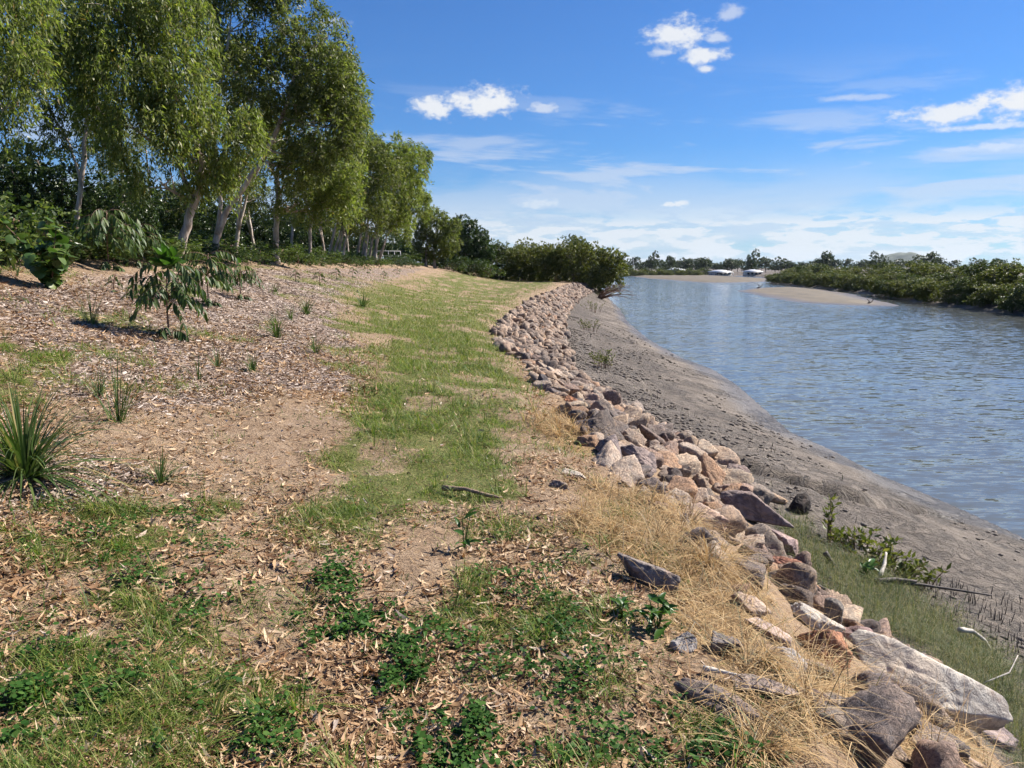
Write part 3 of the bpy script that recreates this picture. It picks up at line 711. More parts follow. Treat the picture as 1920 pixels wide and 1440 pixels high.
def build_revetment():
    root = empty('rock_revetment', (1.2, 9, -0.3))
    tag(root, 'long band of piled pink grey quarry rocks armouring the river bank', 'rock wall')
    rows = []
    y = 1.6
    rs = random.Random(5)
    while y < 92:
        c0, t0 = float(crest(y)), float(toe(y)); w = t0 - c0
        sz = 0.128 + 0.045 * min(y / 30, 1)
        n = max(3, int(w / (sz * 1.5)))
        for k in range(n):
            f = (k + 0.5 + rs.uniform(-.4, .4)) / n
            x = c0 + f * w - 0.05; yy = y + rs.uniform(-.5, .5) * sz * 1.6
            r = sz * rs.choice((0.6, 0.8, 1.0, 1.2, 1.55)) * (1.15 if y < 12 else 1)
            if y < 6: r = min(r, .15 + .012 * y)
            if y < 6.2 and f < 0.55 and rs.random() < 0.35: continue     # straw and soil cover the inner side here
            if any((x - a) ** 2 + (yy - b) ** 2 < (r * 0.6 + q) ** 2 for a, b, q in placed): continue
            rows.append((x, yy, r))
        y += sz * 1.35
    rows.sort(key=lambda q: -q[2] / math.hypot(q[0], q[1]))
    hz = H(np.array([q[0] for q in rows]), np.array([q[1] for q in rows]))
    rows = [(*q, float(h)) for q, h in zip(rows, hz)]
    near, far = rows[:300], rows[300:]
    root_inv = Vector(root.location)
    for i, (x, y, r, h) in enumerate(near):
        o = link('stone', RV[i % 16], root, Vector((x, y, h + r * rs.uniform(-.12, .30))) - root_inv)
        o.scale = (r, r * rs.uniform(.8, 1.25), r * rs.uniform(.8, 1.5))
        o.rotation_euler = (rs.uniform(-.5, .5), rs.uniform(-.2, .7), rs.uniform(0, 6.28))
        c = rs.choice(ROCKCOL); k = rs.uniform(.8, 1.15); o.color = (c[0] * k, c[1] * k, c[2] * k, 1)
    lows = [rock_geo(200 + s, 2, (1, .75, .6), 8, 0.07) for s in range(8)]
    tiny = [rock_geo(220 + s, 1, (1, .75, .6), 7, 0.05) for s in range(8)]
    Vs, Fs, nn = [], [], 0
    for i, (x, y, r, h) in enumerate(far):
        P, F = lows[i % 8] if y < 38 else tiny[i % 8]
        Rm = np.array(Euler((rs.uniform(-.5, .5), rs.uniform(-.2, .7), rs.uniform(0, 6.28))).to_matrix())
        Vs.append((P * r * np.array([1, rs.uniform(.8, 1.2), rs.uniform(.9, 1.4)])) @ Rm.T + np.array([x, y, h + r * rs.uniform(-.1, .28)]) - np.array(root_inv)); Fs.append(F + nn); nn += len(P)
    o = link('distant_stones', mesh_from('distant_stones', np.concatenate(Vs), None, np.concatenate(Fs), [M['rockmix']]), root)
    o['kind'] = 'stuff'
build_revetment()

# ------------------------------------------------------------------ trees
def leaf_cloud(P, D, L, W, rs, fold=0.25):
    """rhombic leaves: base points P, unit directions D, lengths L, half widths W"""
    n = len(P)
    t = rs.normal(size=(n, 3)); s = np.cross(D, t); s /= np.maximum(np.linalg.norm(s, axis=1), 1e-6)[:, None]
    nr = np.cross(D, s)
    mid = P + D * (L * 0.45)[:, None] + nr * (L * fold * rs.uniform(-.4, .4, n))[:, None]
    tip = P + D * L[:, None]
    a = mid + s * W[:, None]; b = mid - s * W[:, None]
    V = np.stack([P, a, tip, b], 1).reshape(-1, 3)
    i = np.arange(n)[:, None] * 4
    return V, i + np.array([[0, 1, 2, 3]])
def crown_points(lobes, rs, dens, strand, per, gap, seed, droop=1.0):
    """hanging leafy twigs through a set of ellipsoid lobes"""
    Ps, Ds = [], []
    for (c, r) in lobes:
        c = np.array(c); r = np.array(r)
        n = int(dens * (r[0] * r[1] * r[2]) ** (2 / 3))
        d = rs.normal(size=(n, 3)); d /= np.linalg.norm(d, axis=1)[:, None]
        rad = rs.uniform(0.12, 1.0, n) ** 0.40
        A = c + d * r * rad[:, None]
        nz = fbm3(A[:, 0] * 1.15 + seed, A[:, 1] * 1.15, A[:, 2] * 0.95, seed, 2)
        keep = nz > gap; A = A[keep]; d = d[keep]; n = len(A)
        ln = strand * rs.uniform(0.5, 1.3, n)
        out = d * np.array([1, 1, 0.15]); out += rs.normal(size=(n, 3)) * 0.35
        out /= np.maximum(np.linalg.norm(out, axis=1), 1e-6)[:, None]
        t = rs.uniform(0, 1, (n, per))
        pos = A[:, None, :] + out[:, None, :] * (ln[:, None] * (t * 0.5))[:, :, None] + np.array([0, 0, -1.0]) * (ln[:, None] * (t ** 1.4) * droop)[:, :, None]
        pos += rs.normal(size=pos.shape) * 0.09 * strand
        dr = rs.normal(size=pos.shape) * 0.55 + out[:, None, :] * 0.35 + np.array([0, 0, -0.95 * droop])
        Ps.append(pos.reshape(-1, 3)); Ds.append(dr.reshape(-1, 3))
    P = np.concatenate(Ps); D = np.concatenate(Ds); D /= np.linalg.norm(D, axis=1)[:, None]
    return P, D
def make_tree(name, base, trunks, lobes, mats, seed, dens=75, strand=0.8, per=14, leaf=(0.19, 0.020), gap=0.40, droop=1.0, twigs=5, limb=1.0):
    """trunks: list of (points, base radius, tip radius) in world; lobes: (centre, radii) in world"""
    rs = np.random.default_rng(seed); random.seed(seed)
    base = Vector(base); root = empty(name, base)
    mb = MB(); nodes = []
    for pts, r0, r1 in trunks:
        pts = [Vector(p) - base for p in pts]
        fine = []
        for i in range(len(pts) - 1):
            for k in range(4): fine.append(pts[i].lerp(pts[i + 1], k / 4))
        fine.append(pts[-1])
        fine = [p + Vector((random.uniform(-1, 1), random.uniform(-1, 1), 0)) * r0 * 0.14 if 0 < i < len(fine) - 1 else p for i, p in enumerate(fine)]
        r0 *= .60
        rad = [r0 + (r1 - r0) * (i / (len(fine) - 1)) ** 0.8 for i in range(len(fine))]; rad[0] *= 1.35
        mb.tube(fine, rad, 9, 0.08)
        for p, r in list(zip(fine, rad))[len(fine) // 3:]: nodes.append((p, r))
    for (c, r) in lobes:
        c = Vector(c) - base
        cand = [(p, q) for p, q in nodes if p.z < c.z + 0.3] or nodes
        p, q = min(cand, key=lambda a: (a[0] - c).length + 0.25 * abs(a[0].z - c.z + 1.2))
        m = p.lerp(c, 0.5) + Vector((random.uniform(-.3, .3), random.uniform(-.3, .3), -0.10 * (c - p).length))
        b = bez(p, m, c, 6); q0 = min(q * 0.62, 0.10) * limb
        mb.tube(b, [q0 * (1 - 0.7 * i / 6) for i in range(7)], 6, 0.1)
        for _ in range(twigs):
            e = c + Vector((random.gauss(0, .55) * r[0], random.gauss(0, .55) * r[1], random.uniform(-.3, .8) * r[2]))
            s = b[random.randint(3, 5)]
            tw = bez(s, s.lerp(e, .5) + Vector((0, 0, .12 * (e - s).length)), e, 4)
            mb.tube(tw, [q0 * .4, q0 * .3, q0 * .22, q0 * .15, q0 * .08], 5)
    link('trunk', mb.mesh('trunk', mats[0], True), root)
    lobes = [((c[0], c[1], c[2] + strand * .42 * droop), r) for c, r in lobes]
    P, D = crown_points(lobes, rs, dens, strand, per, gap, seed, droop)
    n = len(P); L = leaf[0] * rs.uniform(.6, 1.3, n); W = leaf[1] * rs.uniform(.7, 1.3, n)
    V, Q = leaf_cloud(P - np.array(base), D, L, W, rs)
    link('crown', mesh_from('crown', V, Q, None, [mats[1]]), root)
    return root
def lob(d, items):
    """lobes from (px, py, half width px, half height px, depth offset)"""
    out = []
    for (px, py, rw, rh, dd) in items:
        c = Py(px, py, d + dd); k = (d + dd) / FPX
        out.append((tuple(c), (rw * k, (rw + rh) * 0.5 * k, rh * k)))
    return out
def pth(d, pts): return [tuple(Py(px, py, d + (pp[0] if pp else 0))) for px, py, *pp in pts]
def gb(px, d):
    x = (px - 960) / FPX * d; x = ray(px, 480)[0] / ray(px, 480)[1] * d
    return Vector((x, d, Hs(x, d) - 0.05))
EUC = 'tall gum trees in a row on the left'
G2 = (M['gumbark'], M['gum']); GD = (M['gumbark'], M['gumdark'])
b = gb(326, 22)
tA = make_tree('gum_tree', b, [([b] + pth(22, [(346, 440), (366, 375), (382, 310), (360, 230), (300, 130), (240, 20)]), .24, .06),
                               (pth(22, [(372, 350), (410, 300), (440, 250)]), .10, .03),
                               (pth(22, [(366, 380), (330, 300), (250, 240, -1)]), .12, .03)],
    lob(22, [(225, 40, 120, 85, 0), (110, -20, 140, 80, .5), (325, 60, 70, 90, 0), (335, 175, 75, 80, -.5), (235, 150, 95, 75, -1), (285, 255, 85, 70, -1), (355, 300, 55, 75, -.5),
             (430, 265, 55, 60, 0), (465, 250, 30, 38, 0), (400, 215, 40, 40, 0), (300, 340, 50, 45, -.6), (170, 90, 70, 60, -1), (180, 200, 55, 60, 0), (400, 330, 34, 40, 0)]), G2, 11, 300, .6, 17, (.17, .020), .44)
tag(tA, 'leaning pale trunked gum with drooping yellow green crown, nearest the sapling', 'tree', EUC)
b = gb(10, 19)
tB = make_tree('gum_tree', b, [([b] + pth(19, [(-60, 350), (-80, 200), (-60, 60)]), .2, .05)], lob(19, [(-20, 60, 75, 90, -1), (30, 130, 60, 55, -1), (0, 10, 110, 60, 0), (20, 190, 34, 40, -1), (-90, 150, 100, 110, 0)]), G2, 12, 210, .65, 16, (.17, .020), .40)
tag(tB, 'gum at the left edge with only its drooping outer branches in view', 'tree', EUC)
b = gb(145, 27)
tC = make_tree('gum_tree', b, [([b] + pth(27, [(146, 400), (158, 300), (162, 200), (150, 90)]), .17, .05), (pth(27, [(152, 340), (130, 270), (90, 200)]), .08, .03)],
    lob(27, [(150, 130, 110, 80, 0), (70, 160, 80, 60, 0), (60, 250, 70, 55, 0), (150, 250, 60, 60, 0), (210, 200, 60, 50, 1), (30, 120, 80, 60, 1)]), GD, 13, 120, .6, 14, (.18, .021), .43, .6)
tag(tC, 'slim dark gum with a thin shaded crown behind the left edge tree', 'tree', EUC)
b = gb(400, 26.5)
tD = make_tree('gum_tree', b, [([b] + pth(26.5, [(408, 440), (428, 390), (462, 345), (492, 300), (530, 220), (560, 120)]), .21, .06), (pth(26.5, [(408, 440), (414, 380), (400, 300), (410, 180), (430, 60)]), .14, .04),
                               (pth(26.5, [(500, 290), (480, 220), (450, 140)]), .09, .03)],
    lob(27, [(470, 30, 115, 80, 0), (545, 60, 72, 80, 0), (400, 60, 60, 90, 2), (612, 140, 60, 70, -.5), (510, 150, 85, 75, -.5), (450, 130, 60, 60, 1), (600, 230, 65, 75, -.5), (640, 190, 40, 60, 0), (520, 250, 50, 55, 1), (560, 320, 45, 45, 0), (430, -60, 130, 70, 0), (515, -40, 70, 60, 0), (655, 240, 30, 50, 0), (480, 215, 60, 50, .5), (590, 290, 50, 40, 0), (440, 330, 40, 35, 1), (615, 70, 36, 40, 0)]), GD, 14, 235, .5, 16, (.17, .022), .44, .5)
tag(tD, 'tallest forked gum with dark olive crown filling the upper middle of the row', 'tree', EUC)
b = gb(517, 32)
tE = make_tree('gum_tree', b, [([b] + pth(32, [(516, 430), (521, 380), (519, 330), (540, 240), (590, 160)]), .23, .06), (pth(32, [(521, 370), (545, 320), (600, 270)]), .10, .03), (pth(32, [(519, 340), (505, 300), (510, 240)]), .08, .03)],
    lob(32, [(630, 250, 52, 85, 0), (600, 330, 60, 60, 0), (655, 190, 34, 60, 0), (560, 380, 40, 45, -.5), (640, 330, 45, 60, 0), (500, 310, 45, 50, 1), (550, 250, 60, 60, 1), (620, 390, 40, 40, 0), (648, 140, 28, 40, .5)]), G2, 15, 225, .5, 16, (.17, .022), .44, .5)
tag(tE, 'straight white trunked gum beside the tallest forked one', 'tree', EUC)
b = gb(440, 29)
tF = make_tree('gum_tree', b, [([b] + pth(29, [(447, 430), (450, 370), (446, 300), (450, 200)]), .15, .04), (pth(29, [(447, 430), (465, 360), (490, 310)]), .1, .03)],
    lob(29.5, [(470, 290, 40, 40, 0), (440, 210, 60, 50, 1), (420, 330, 40, 40, 1), (480, 370, 34, 40, 1)]), GD, 16, 130, .5, 14, (.18, .022), .42, .5)
tag(tF, 'thin twin stemmed gum standing between the leaning and the straight gum', 'tree', EUC)
b = gb(580, 41)
tG = make_tree('gum_tree', b, [([b] + pth(41, [(581, 440), (584, 410), (572, 375), (560, 340)]), .17, .05), (pth(41, [(584, 412), (600, 380), (620, 340)]), .12, .04)],
    lob(41, [(590, 350, 50, 45, 0), (630, 330, 45, 50, 0), (570, 400, 34, 30, 0), (650, 380, 34, 40, 0), (610, 290, 50, 50, 1)]), G2, 17, 160, .5, 14, (.2, .025), .42, .5)
tag(tG, 'small gum with a clear Y shaped white fork', 'tree', EUC)
def clump(px, d, stems, lobes, mats, seed, label, leaf=(.22, .029), dens=150, gap=.40):
    b = gb(px, d); rs = random.Random(seed); tr = []
    for (bx, mx, my, ex, ey) in stems:
        q = gb(bx, d + rs.uniform(-.4, .4))
        tr.append(([q] + pth(d, [(mx, my), (ex, ey)]), rs.uniform(.10, .15) * d / 50 + .05, .04))
    t = make_tree('gum_tree', b, tr, lob(d, lobes), mats, seed, dens, .5, 14, leaf, gap, .45)
    return tag(t, label, 'tree', EUC)
clump(625, 48, [(615, 628, 430, 650, 380), (622, 640, 430, 660, 370), (632, 645, 425, 640, 360), (640, 655, 420, 690, 370)],
      [(690, 300, 45, 50, 0), (650, 360, 40, 40, 0), (700, 370, 45, 45, 0), (640, 300, 45, 45, 1), (720, 320, 40, 50, 0), (670, 420, 30, 22, 0), (665, 270, 38, 36, 0), (625, 350, 38, 40, 1), (690, 420, 34, 26, 0)], GD, 18, 'clump of leaning thin gums right of the Y shaped one')
clump(672, 56, [(668, 678, 430, 700, 380), (676, 690, 425, 725, 385), (684, 690, 430, 690, 380)],
      [(735, 290, 42, 40, 0), (700, 330, 40, 45, 0), (750, 350, 45, 50, 0), (715, 395, 40, 35, 0), (770, 310, 32, 38, 0), (690, 285, 36, 34, 0), (745, 420, 34, 26, 0), (680, 370, 36, 40, 0)], G2, 19, 'gum clump with fanned white stems and a rounded crown')
clump(700, 63, [(690, 700, 440, 735, 400), (697, 712, 440, 750, 405), (704, 706, 440, 700, 400), (710, 725, 440, 770, 400)],
      [(775, 300, 34, 34, 0), (770, 355, 38, 45, 0), (735, 400, 34, 30, 0), (765, 410, 28, 20, 0), (800, 300, 14, 16, 0), (790, 390, 22, 30, 0), (740, 340, 40, 50, 1)], G2, 20, 'last big gum clump of the near row, its crown reaching over the lawn')
clump(808, 88, [(798, 800, 460, 802, 430), (815, 813, 455, 818, 430)], [(815, 425, 30, 30, 0), (798, 455, 22, 24, 0), (838, 450, 26, 30, 0), (818, 405, 20, 18, 0), (792, 425, 16, 26, 0), (820, 465, 34, 20, 0), (845, 425, 18, 22, 0)], GD, 21, 'smaller separate gum with two pale stems beyond the sky gap', (.30, .04), 75, .3)
clump(868, 98, [(860, 862, 465, 862, 440), (872, 874, 465, 880, 440)], [(865, 428, 30, 26, 0), (885, 448, 32, 30, 0), (850, 455, 26, 28, 0), (905, 466, 22, 22, 0), (868, 474, 46, 18, 0), (905, 480, 26, 14, 0), (845, 430, 18, 20, 0)], (M['darkbark'], M['broad']), 22, 'dark rounded tree between the small gum and the mangroves', (.30, .055), 80, .28)
# dark trees behind the row
b = gb(60, 34)
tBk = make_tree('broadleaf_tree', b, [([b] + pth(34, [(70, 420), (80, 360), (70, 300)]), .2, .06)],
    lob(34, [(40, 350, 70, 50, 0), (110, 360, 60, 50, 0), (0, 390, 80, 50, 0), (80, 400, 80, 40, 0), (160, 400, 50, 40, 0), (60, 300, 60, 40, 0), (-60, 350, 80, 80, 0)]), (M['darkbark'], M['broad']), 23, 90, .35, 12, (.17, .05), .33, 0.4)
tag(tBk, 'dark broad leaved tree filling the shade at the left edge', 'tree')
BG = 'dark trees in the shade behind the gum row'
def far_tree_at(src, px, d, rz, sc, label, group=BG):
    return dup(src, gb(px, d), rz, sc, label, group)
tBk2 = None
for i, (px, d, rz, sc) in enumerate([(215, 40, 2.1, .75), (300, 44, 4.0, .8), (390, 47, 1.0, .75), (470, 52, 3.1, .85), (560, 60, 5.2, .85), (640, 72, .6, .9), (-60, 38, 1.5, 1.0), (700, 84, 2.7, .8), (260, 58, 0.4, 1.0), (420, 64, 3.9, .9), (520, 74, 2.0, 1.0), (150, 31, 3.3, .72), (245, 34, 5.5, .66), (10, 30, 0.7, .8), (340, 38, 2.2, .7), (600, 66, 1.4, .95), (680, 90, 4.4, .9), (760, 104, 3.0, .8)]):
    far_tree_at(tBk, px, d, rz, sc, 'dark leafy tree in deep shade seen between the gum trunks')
for i, (px, d, rz, sc, src) in enumerate([(240, 33, 2.0, .8, tC), (480, 38, 3.0, .9, tF), (545, 47, 1.2, 1.0, tF), (610, 58, 4.1, 1.05, tF), (655, 66, 2.4, 1.0, tF), (740, 95, .5, .8, tG), (290, 37, 5.0, .85, tF)]):
    far_tree_at(src, px, d, rz, sc, 'slender gum standing back in the second row of trunks', 'second row of gums')

# ------------------------------------------------------------------ mangroves
def mangrove(seed, mat, lean=0.0, bare=False):
    rs = random.Random(seed); lobes = []; tr = []
    for k in range(15):
        a = rs.uniform(0, 6.28); q = rs.uniform(0.2, 1.0) ** .7
        lobes.append(((math.cos(a) * 1.6 * q + lean, math.sin(a) * 1.6 * q, 2.5 + rs.uniform(-1.9, 1.2) - .5 * q), (rs.uniform(.8, 1.2), rs.uniform(.8, 1.2), rs.uniform(.6, .95))))
    for k in range(6):
        a = rs.uniform(0, 6.28); e = rs.uniform(.5, 1.3)
        tr.append(([(math.cos(a) * .2, math.sin(a) * .2, -.1), (math.cos(a) * e * .5 + lean * .3, math.sin(a) * e * .5, 1.0), (math.cos(a) * e + lean, math.sin(a) * e, 2.4)], .07, .025))
    t = make_tree('mangrove_tree', (0, 0, 0), tr, lobes, (M['darkbark'], mat), seed, 95, .35, 15, (.15, .045), .38, .25, 3)
    return t
mg = [mangrove(41, M['mangrove']), mangrove(42, M['mangrove'], .5), mangrove(43, M['mangroved'])]
MGR = 'mangroves along the far right bank'; first = [True] * 3
def put_mangrove(k, loc, rz, sc, label, group):
    if first[k]:
        o = mg[k]; first[k] = False; o.location = loc; o.rotation_euler = (0, 0, rz); o.scale = sc; o['label'] = label; o['group'] = group; o['category'] = 'mangrove'
        return o
    o = dup(mg[k], loc, rz, sc, label, group); o['category'] = 'mangrove'; return o
rs = random.Random(9)
y = 40.0; i = 0
while y < 215:
    x = float(rshore(y)) + 1.6 + rs.uniform(-.5, .8)
    s = rs.uniform(.60, .86)
    last = put_mangrove(i % 3, (x, y, Hs(x, y) - .15), rs.uniform(0, 6.28), (s * 1.5, s * 1.5, s * rs.uniform(.85, 1.1)), 'rounded mangrove at the water edge of the far right bank', MGR)
    y += 3.0 + y * 0.012; i += 1
last['label'] = 'mangrove at the far left tip of the right bank row'
y = 46.0
while y < 230:
    x = float(rshore(y)) + 6.5 + rs.uniform(-1, 2); s = rs.uniform(.8, .98)
    put_mangrove(i % 3, (x, y, Hs(x, y) - .1), rs.uniform(0, 6.28), (s * 1.6, s * 1.6, s * rs.uniform(.85, 1.08)), 'mangrove crown rising behind the front row on the right bank', 'second row of right bank mangroves')
    y += 4.5 + y * 0.016; i += 1
def mangrove_left(px, d, s, k, rz, label, zs=1.0):
    x, y, z = Py(px, 520, d); put_mangrove(k, (x, y, Hs(x, y) - .1), rz, (s, s, s * zs), label, 'mangroves at the end of the lawn')
for a in [(1118, 90, 1.45, 1, 0.3, 'yellow green mangrove at the end of the rocks, leaning over the water', 1.0), (1080, 92, 1.30, 0, 2.0, 'rounded mangrove just left of the one over the water', 1.05),
          (1045, 95, 1.25, 1, 4.4, 'mangrove in the middle of the clump beyond the lawn', 1.05), (1012, 98, 1.22, 0, 1.0, 'mangrove with a high rounded top in the clump beyond the lawn', 1.0), (975, 101, 1.2, 1, 5.2, 'mangrove in the left half of the clump beyond the lawn', 1.05),
          (940, 103, 1.2, 2, 3.0, 'darker mangrove next to the dark rounded tree', 1.05), (918, 106, 1.2, 0, 2.6, 'leftmost mangrove of the clump beyond the lawn', 1.1), (1060, 104, 1.5, 2, .8, 'mangrove crown showing behind the clump beyond the lawn', 1.0), (995, 110, 1.5, 0, 5.8, 'taller mangrove standing behind the left part of the clump', 1.0), (1104, 100, 1.4, 0, 4.0, 'mangrove hidden behind the yellow green one', .95),
          (880, 112, 1.2, 2, 1.6, 'low mangrove in the shade below the dark rounded tree', 1.0)]:
    mangrove_left(*a)

# ------------------------------------------------------------------ far shore: trees, houses, pole
def far_tree(seed):
    rs = random.Random(seed)
    lobes = [((rs.uniform(-2.4, 2.4), rs.uniform(-2, 2), 4 + rs.uniform(-1.6, 1.8)), (rs.uniform(1.3, 2.2), rs.uniform(1.3, 2), rs.uniform(.9, 1.5))) for _ in range(7)]
    return make_tree('distant_tree', (0, 0, 0), [([(0, 0, -.3), (.1, 0, 2), (0, .1, 4)], .25, .1)], lobes, (M['darkbark'], M['farleaf']), seed, 14, .6, 9, (.5, .16), .3, .3, 2)
ft = [far_tree(61), far_tree(62), far_tree(63)]; ff = [True] * 3
def put_far(k, px, d, s, sz, label, group):
    x = ray(px, 500)[0] / ray(px, 500)[1] * d; loc = (x, d, Hs(x, d) - .3); rz = rs.uniform(0, 6.28)
    if ff[k]:
        o = ft[k]; ff[k] = False; o.location = loc; o.rotation_euler = (0, 0, rz); o.scale = (s, s, sz); o['label'] = label; o['group'] = group
    else: o = dup(ft[k], loc, rz, (s, s, sz), label, group)
    o['category'] = 'tree'
FG = 'trees on the skyline beyond the river'
special = {1222: 'round dark tree right of the light pole on the far shore', 1256: 'small round tree on the skyline left of the first white roof', 1320: 'broad dark tree behind the first white house', 1408: 'tall bushy tree between the two white houses', 1548: 'high flat topped tree above the right mangroves', 1742: 'dark treetop right of the wooded hill', 1648: 'sparse treetop left of the wooded hill'}
for px, d, s, sz in [(1222, 470, 1.3, 1.9), (1256, 480, 1.0, 1.5), (1320, 450, 1.7, 1.5), (1408, 440, 1.3, 2.0), (1548, 400, 1.5, 1.85), (1742, 330, 1.4, 1.35), (1648, 300, .9, 1.35)]:
    put_far(px % 3, px, d, s, sz, special[px], FG)
for px in list(range(1166, 1470, 13)) + list(range(1470, 1720, 17)) + [1760, 1790, 1830, 1870]:
    put_far(rs.randint(0, 2), px + rs.uniform(-4, 4), rs.uniform(485, 540), rs.uniform(1.4, 2.0), rs.uniform(1.05, 1.5), 'low dark tree in the unbroken far tree line', FG)
for i, px in enumerate(range(1170, 1325, 9)):
    x = ray(px, 500)[0] / ray(px, 500)[1] * (395 + (i % 3) * 14); d = 395 + (i % 3) * 14
    put_mangrove(i % 3, (x, d, Hs(x, d) - .3), rs.uniform(0, 6.28), (1.5, 1.5, 1.05), 'bright green scrub on the far shore behind the sand flat', 'far shore scrub')
def house(px, d, w, label, rz, extra=False):
    x = ray(px, 505)[0] / ray(px, 505)[1] * d; z = Hs(x, d); r = empty('house', (x, d, z), rz)
    h = 2.4; dp = 8
    m = MB(); m.box(-w / 2, w / 2, -dp / 2, dp / 2, -.5, h); link('wall', m.mesh('wall', M['white']), r)
    m = MB(); e = .7; rr = 1.1
    V = [(-w / 2 - e, -dp / 2 - e, h), (w / 2 + e, -dp / 2 - e, h), (w / 2 + e, dp / 2 + e, h), (-w / 2 - e, dp / 2 + e, h), (-w / 2 + 3, 0, h + rr), (w / 2 - 3, 0, h + rr)]
    V2 = [(a, b, c - .18) for a, b, c in V[:4]]
    m.add(V + V2, [(0, 1, 5, 4), (2, 3, 4, 5), (0, 6, 7, 1), (1, 7, 8, 2), (2, 8, 9, 3), (3, 9, 6, 0), (6, 9, 8, 7)], [(1, 2, 5), (3, 0, 4)])
    link('roof', m.mesh('roof', M['roofw']), r)
    for k in range(4):
        cx_ = -w / 2 + w * (k + .5) / 4
        m = MB(); m.box(cx_ - .8, cx_ + .8, -dp / 2 - .06, -dp / 2 - .003, .8, 1.9); f = link('window', m.mesh('window', M['roofw']), r)
        m = MB(); m.box(cx_ - .7, cx_ + .7, -dp / 2 - .09, -dp / 2 - .063, .9, 1.8); link('pane', m.mesh('pane', M['pane']), f)
    m = MB(); m.box(-w / 2 - .1, w / 2 + .1, -dp / 2 - 2.6, -dp / 2 - .1, 2.1, 2.22)
    for k in range(5): m.box(-w / 2 + w * k / 4 - .06, -w / 2 + w * k / 4 + .06, -dp / 2 - 2.5, -dp / 2 - 2.38, -.5, 2.1)
    link('verandah', m.mesh('verandah', M['roofw']), r)
    tag(r, label, 'house', 'white houses on the far shore')
house(1350, 402, 9, 'long low white house on the far shore, left of the tall bushy tree', .15)
house(1411, 405, 8, 'white house on the far shore nearest the right mangroves', -.1)
house(1268, 430, 8, 'small white roofed house half hidden in the far scrub', .2)
p = Py(1187, 500, 440); r = empty('light_pole', (p.x, p.y, Hs(p.x, p.y)))
m = MB(); m.tube([(0, 0, -.3), (0, 0, 5), (0, 0, 9)], [.16, .13, .10], 8); link('pole', m.mesh('pole', M['metal'], True), r)
m = MB(); m.box(-.8, .8, -.3, .3, 9.0, 9.35); link('lamp_head', m.mesh('lamp_head', M['metal']), r)
tag(r, 'tall thin light pole on the far shore skyline', 'light pole')
# pale rail fence between the trunks and the lawn
b = gb(716, 72); r = empty('rail_fence', b, .1)
for k in range(7):
    m = MB(); m.tube([(-1.6 + k * .55, 0, -.1), (-1.6 + k * .55, 0, .95)], [.03, .03], 6); link('post', m.mesh('post', M['white']), r)
for z in (.5, .95):
    m = MB(); m.tube([(-1.6, 0, z), (0, .02, z + .02), (1.7, 0, z)], [.03] * 3, 6); link('rail', m.mesh('rail', M['white']), r)
tag(r, 'short pale pipe rail fence beyond the last gum clump', 'fence')

# ------------------------------------------------------------------ undergrowth shrubs along the tree row
def shrub(seed, mat, h=1.0):
    rs2 = random.Random(seed)
    lobes = [((rs2.uniform(-.6, .6), rs2.uniform(-.5, .5), .35 + rs2.uniform(0, .55)), (rs2.uniform(.3, .5), rs2.uniform(.3, .5), rs2.uniform(.22, .4))) for _ in range(7)]
    t = make_tree('shrub', (0, 0, 0), [([(0, 0, -.05), (rs2.uniform(-.2, .2), .1, .4), (rs2.uniform(-.4, .4), 0, .8)], .025, .01) for _ in range(3)], lobes, (M['stem'], mat), seed, 190, .25, 10, (.10, .026), .34, .2, 2)
    return t
sh = [shrub(71, M['shrub']), shrub(72, M['broad']), shrub(73, M['shrub'])]; fs = [True] * 3
def put_shrub(k, loc, rz, sc, label, group='undergrowth below the gum row'):
    if fs[k]:
        o = sh[k]; fs[k] = False; o.location = loc; o.rotation_euler = (0, 0, rz); o.scale = sc; o['label'] = label; o['group'] = group
    else: o = dup(sh[k], loc, rz, sc, label, group)
    o['category'] = 'shrub'; return o
rs = random.Random(19)
for i in range(78):
    px = -30 + i * 10.4 + rs.uniform(-10, 10); d = 9.7 * FPX / (960 - px) * rs.uniform(.97, 1.12) * (1.18 if i % 3 == 0 else 1)
    b = gb(px, d)
    s = rs.uniform(.6, 1.0) * (1 + d * .004)
    put_shrub(rs.randint(0, 2), b, rs.uniform(0, 6.28), (s * 1.3, s * 1.3, s * rs.uniform(.35, .75)), 'leafy undergrowth shrub below the gum trunks')
for i in range(20):
    px = 735 + i * 9.5; d = rs.uniform(84, 104); b = gb(px, d)
    put_shrub(rs.randint(0, 2), b, rs.uniform(0, 6.28), (2.2, 2.2, rs.uniform(1.3, 2.0)), 'low scrub at the far end of the lawn under the last trees', 'scrub at the far end of the lawn')
for px, d in [(10, 15), (40, 14.5), (-20, 13.5)]:
    b = gb(px, d); put_shrub(2 if px < 0 else 0, b, rs.uniform(0, 6), (1.2, 1.2, 1.1), {10: 'green leafy bush at the left edge behind the big leaved shrub', 40: 'green bush between the left edge and the big leaved shrub', -20: 'yellowish bush cut off by the left edge of the picture'}[px], 'bushes at the left edge')

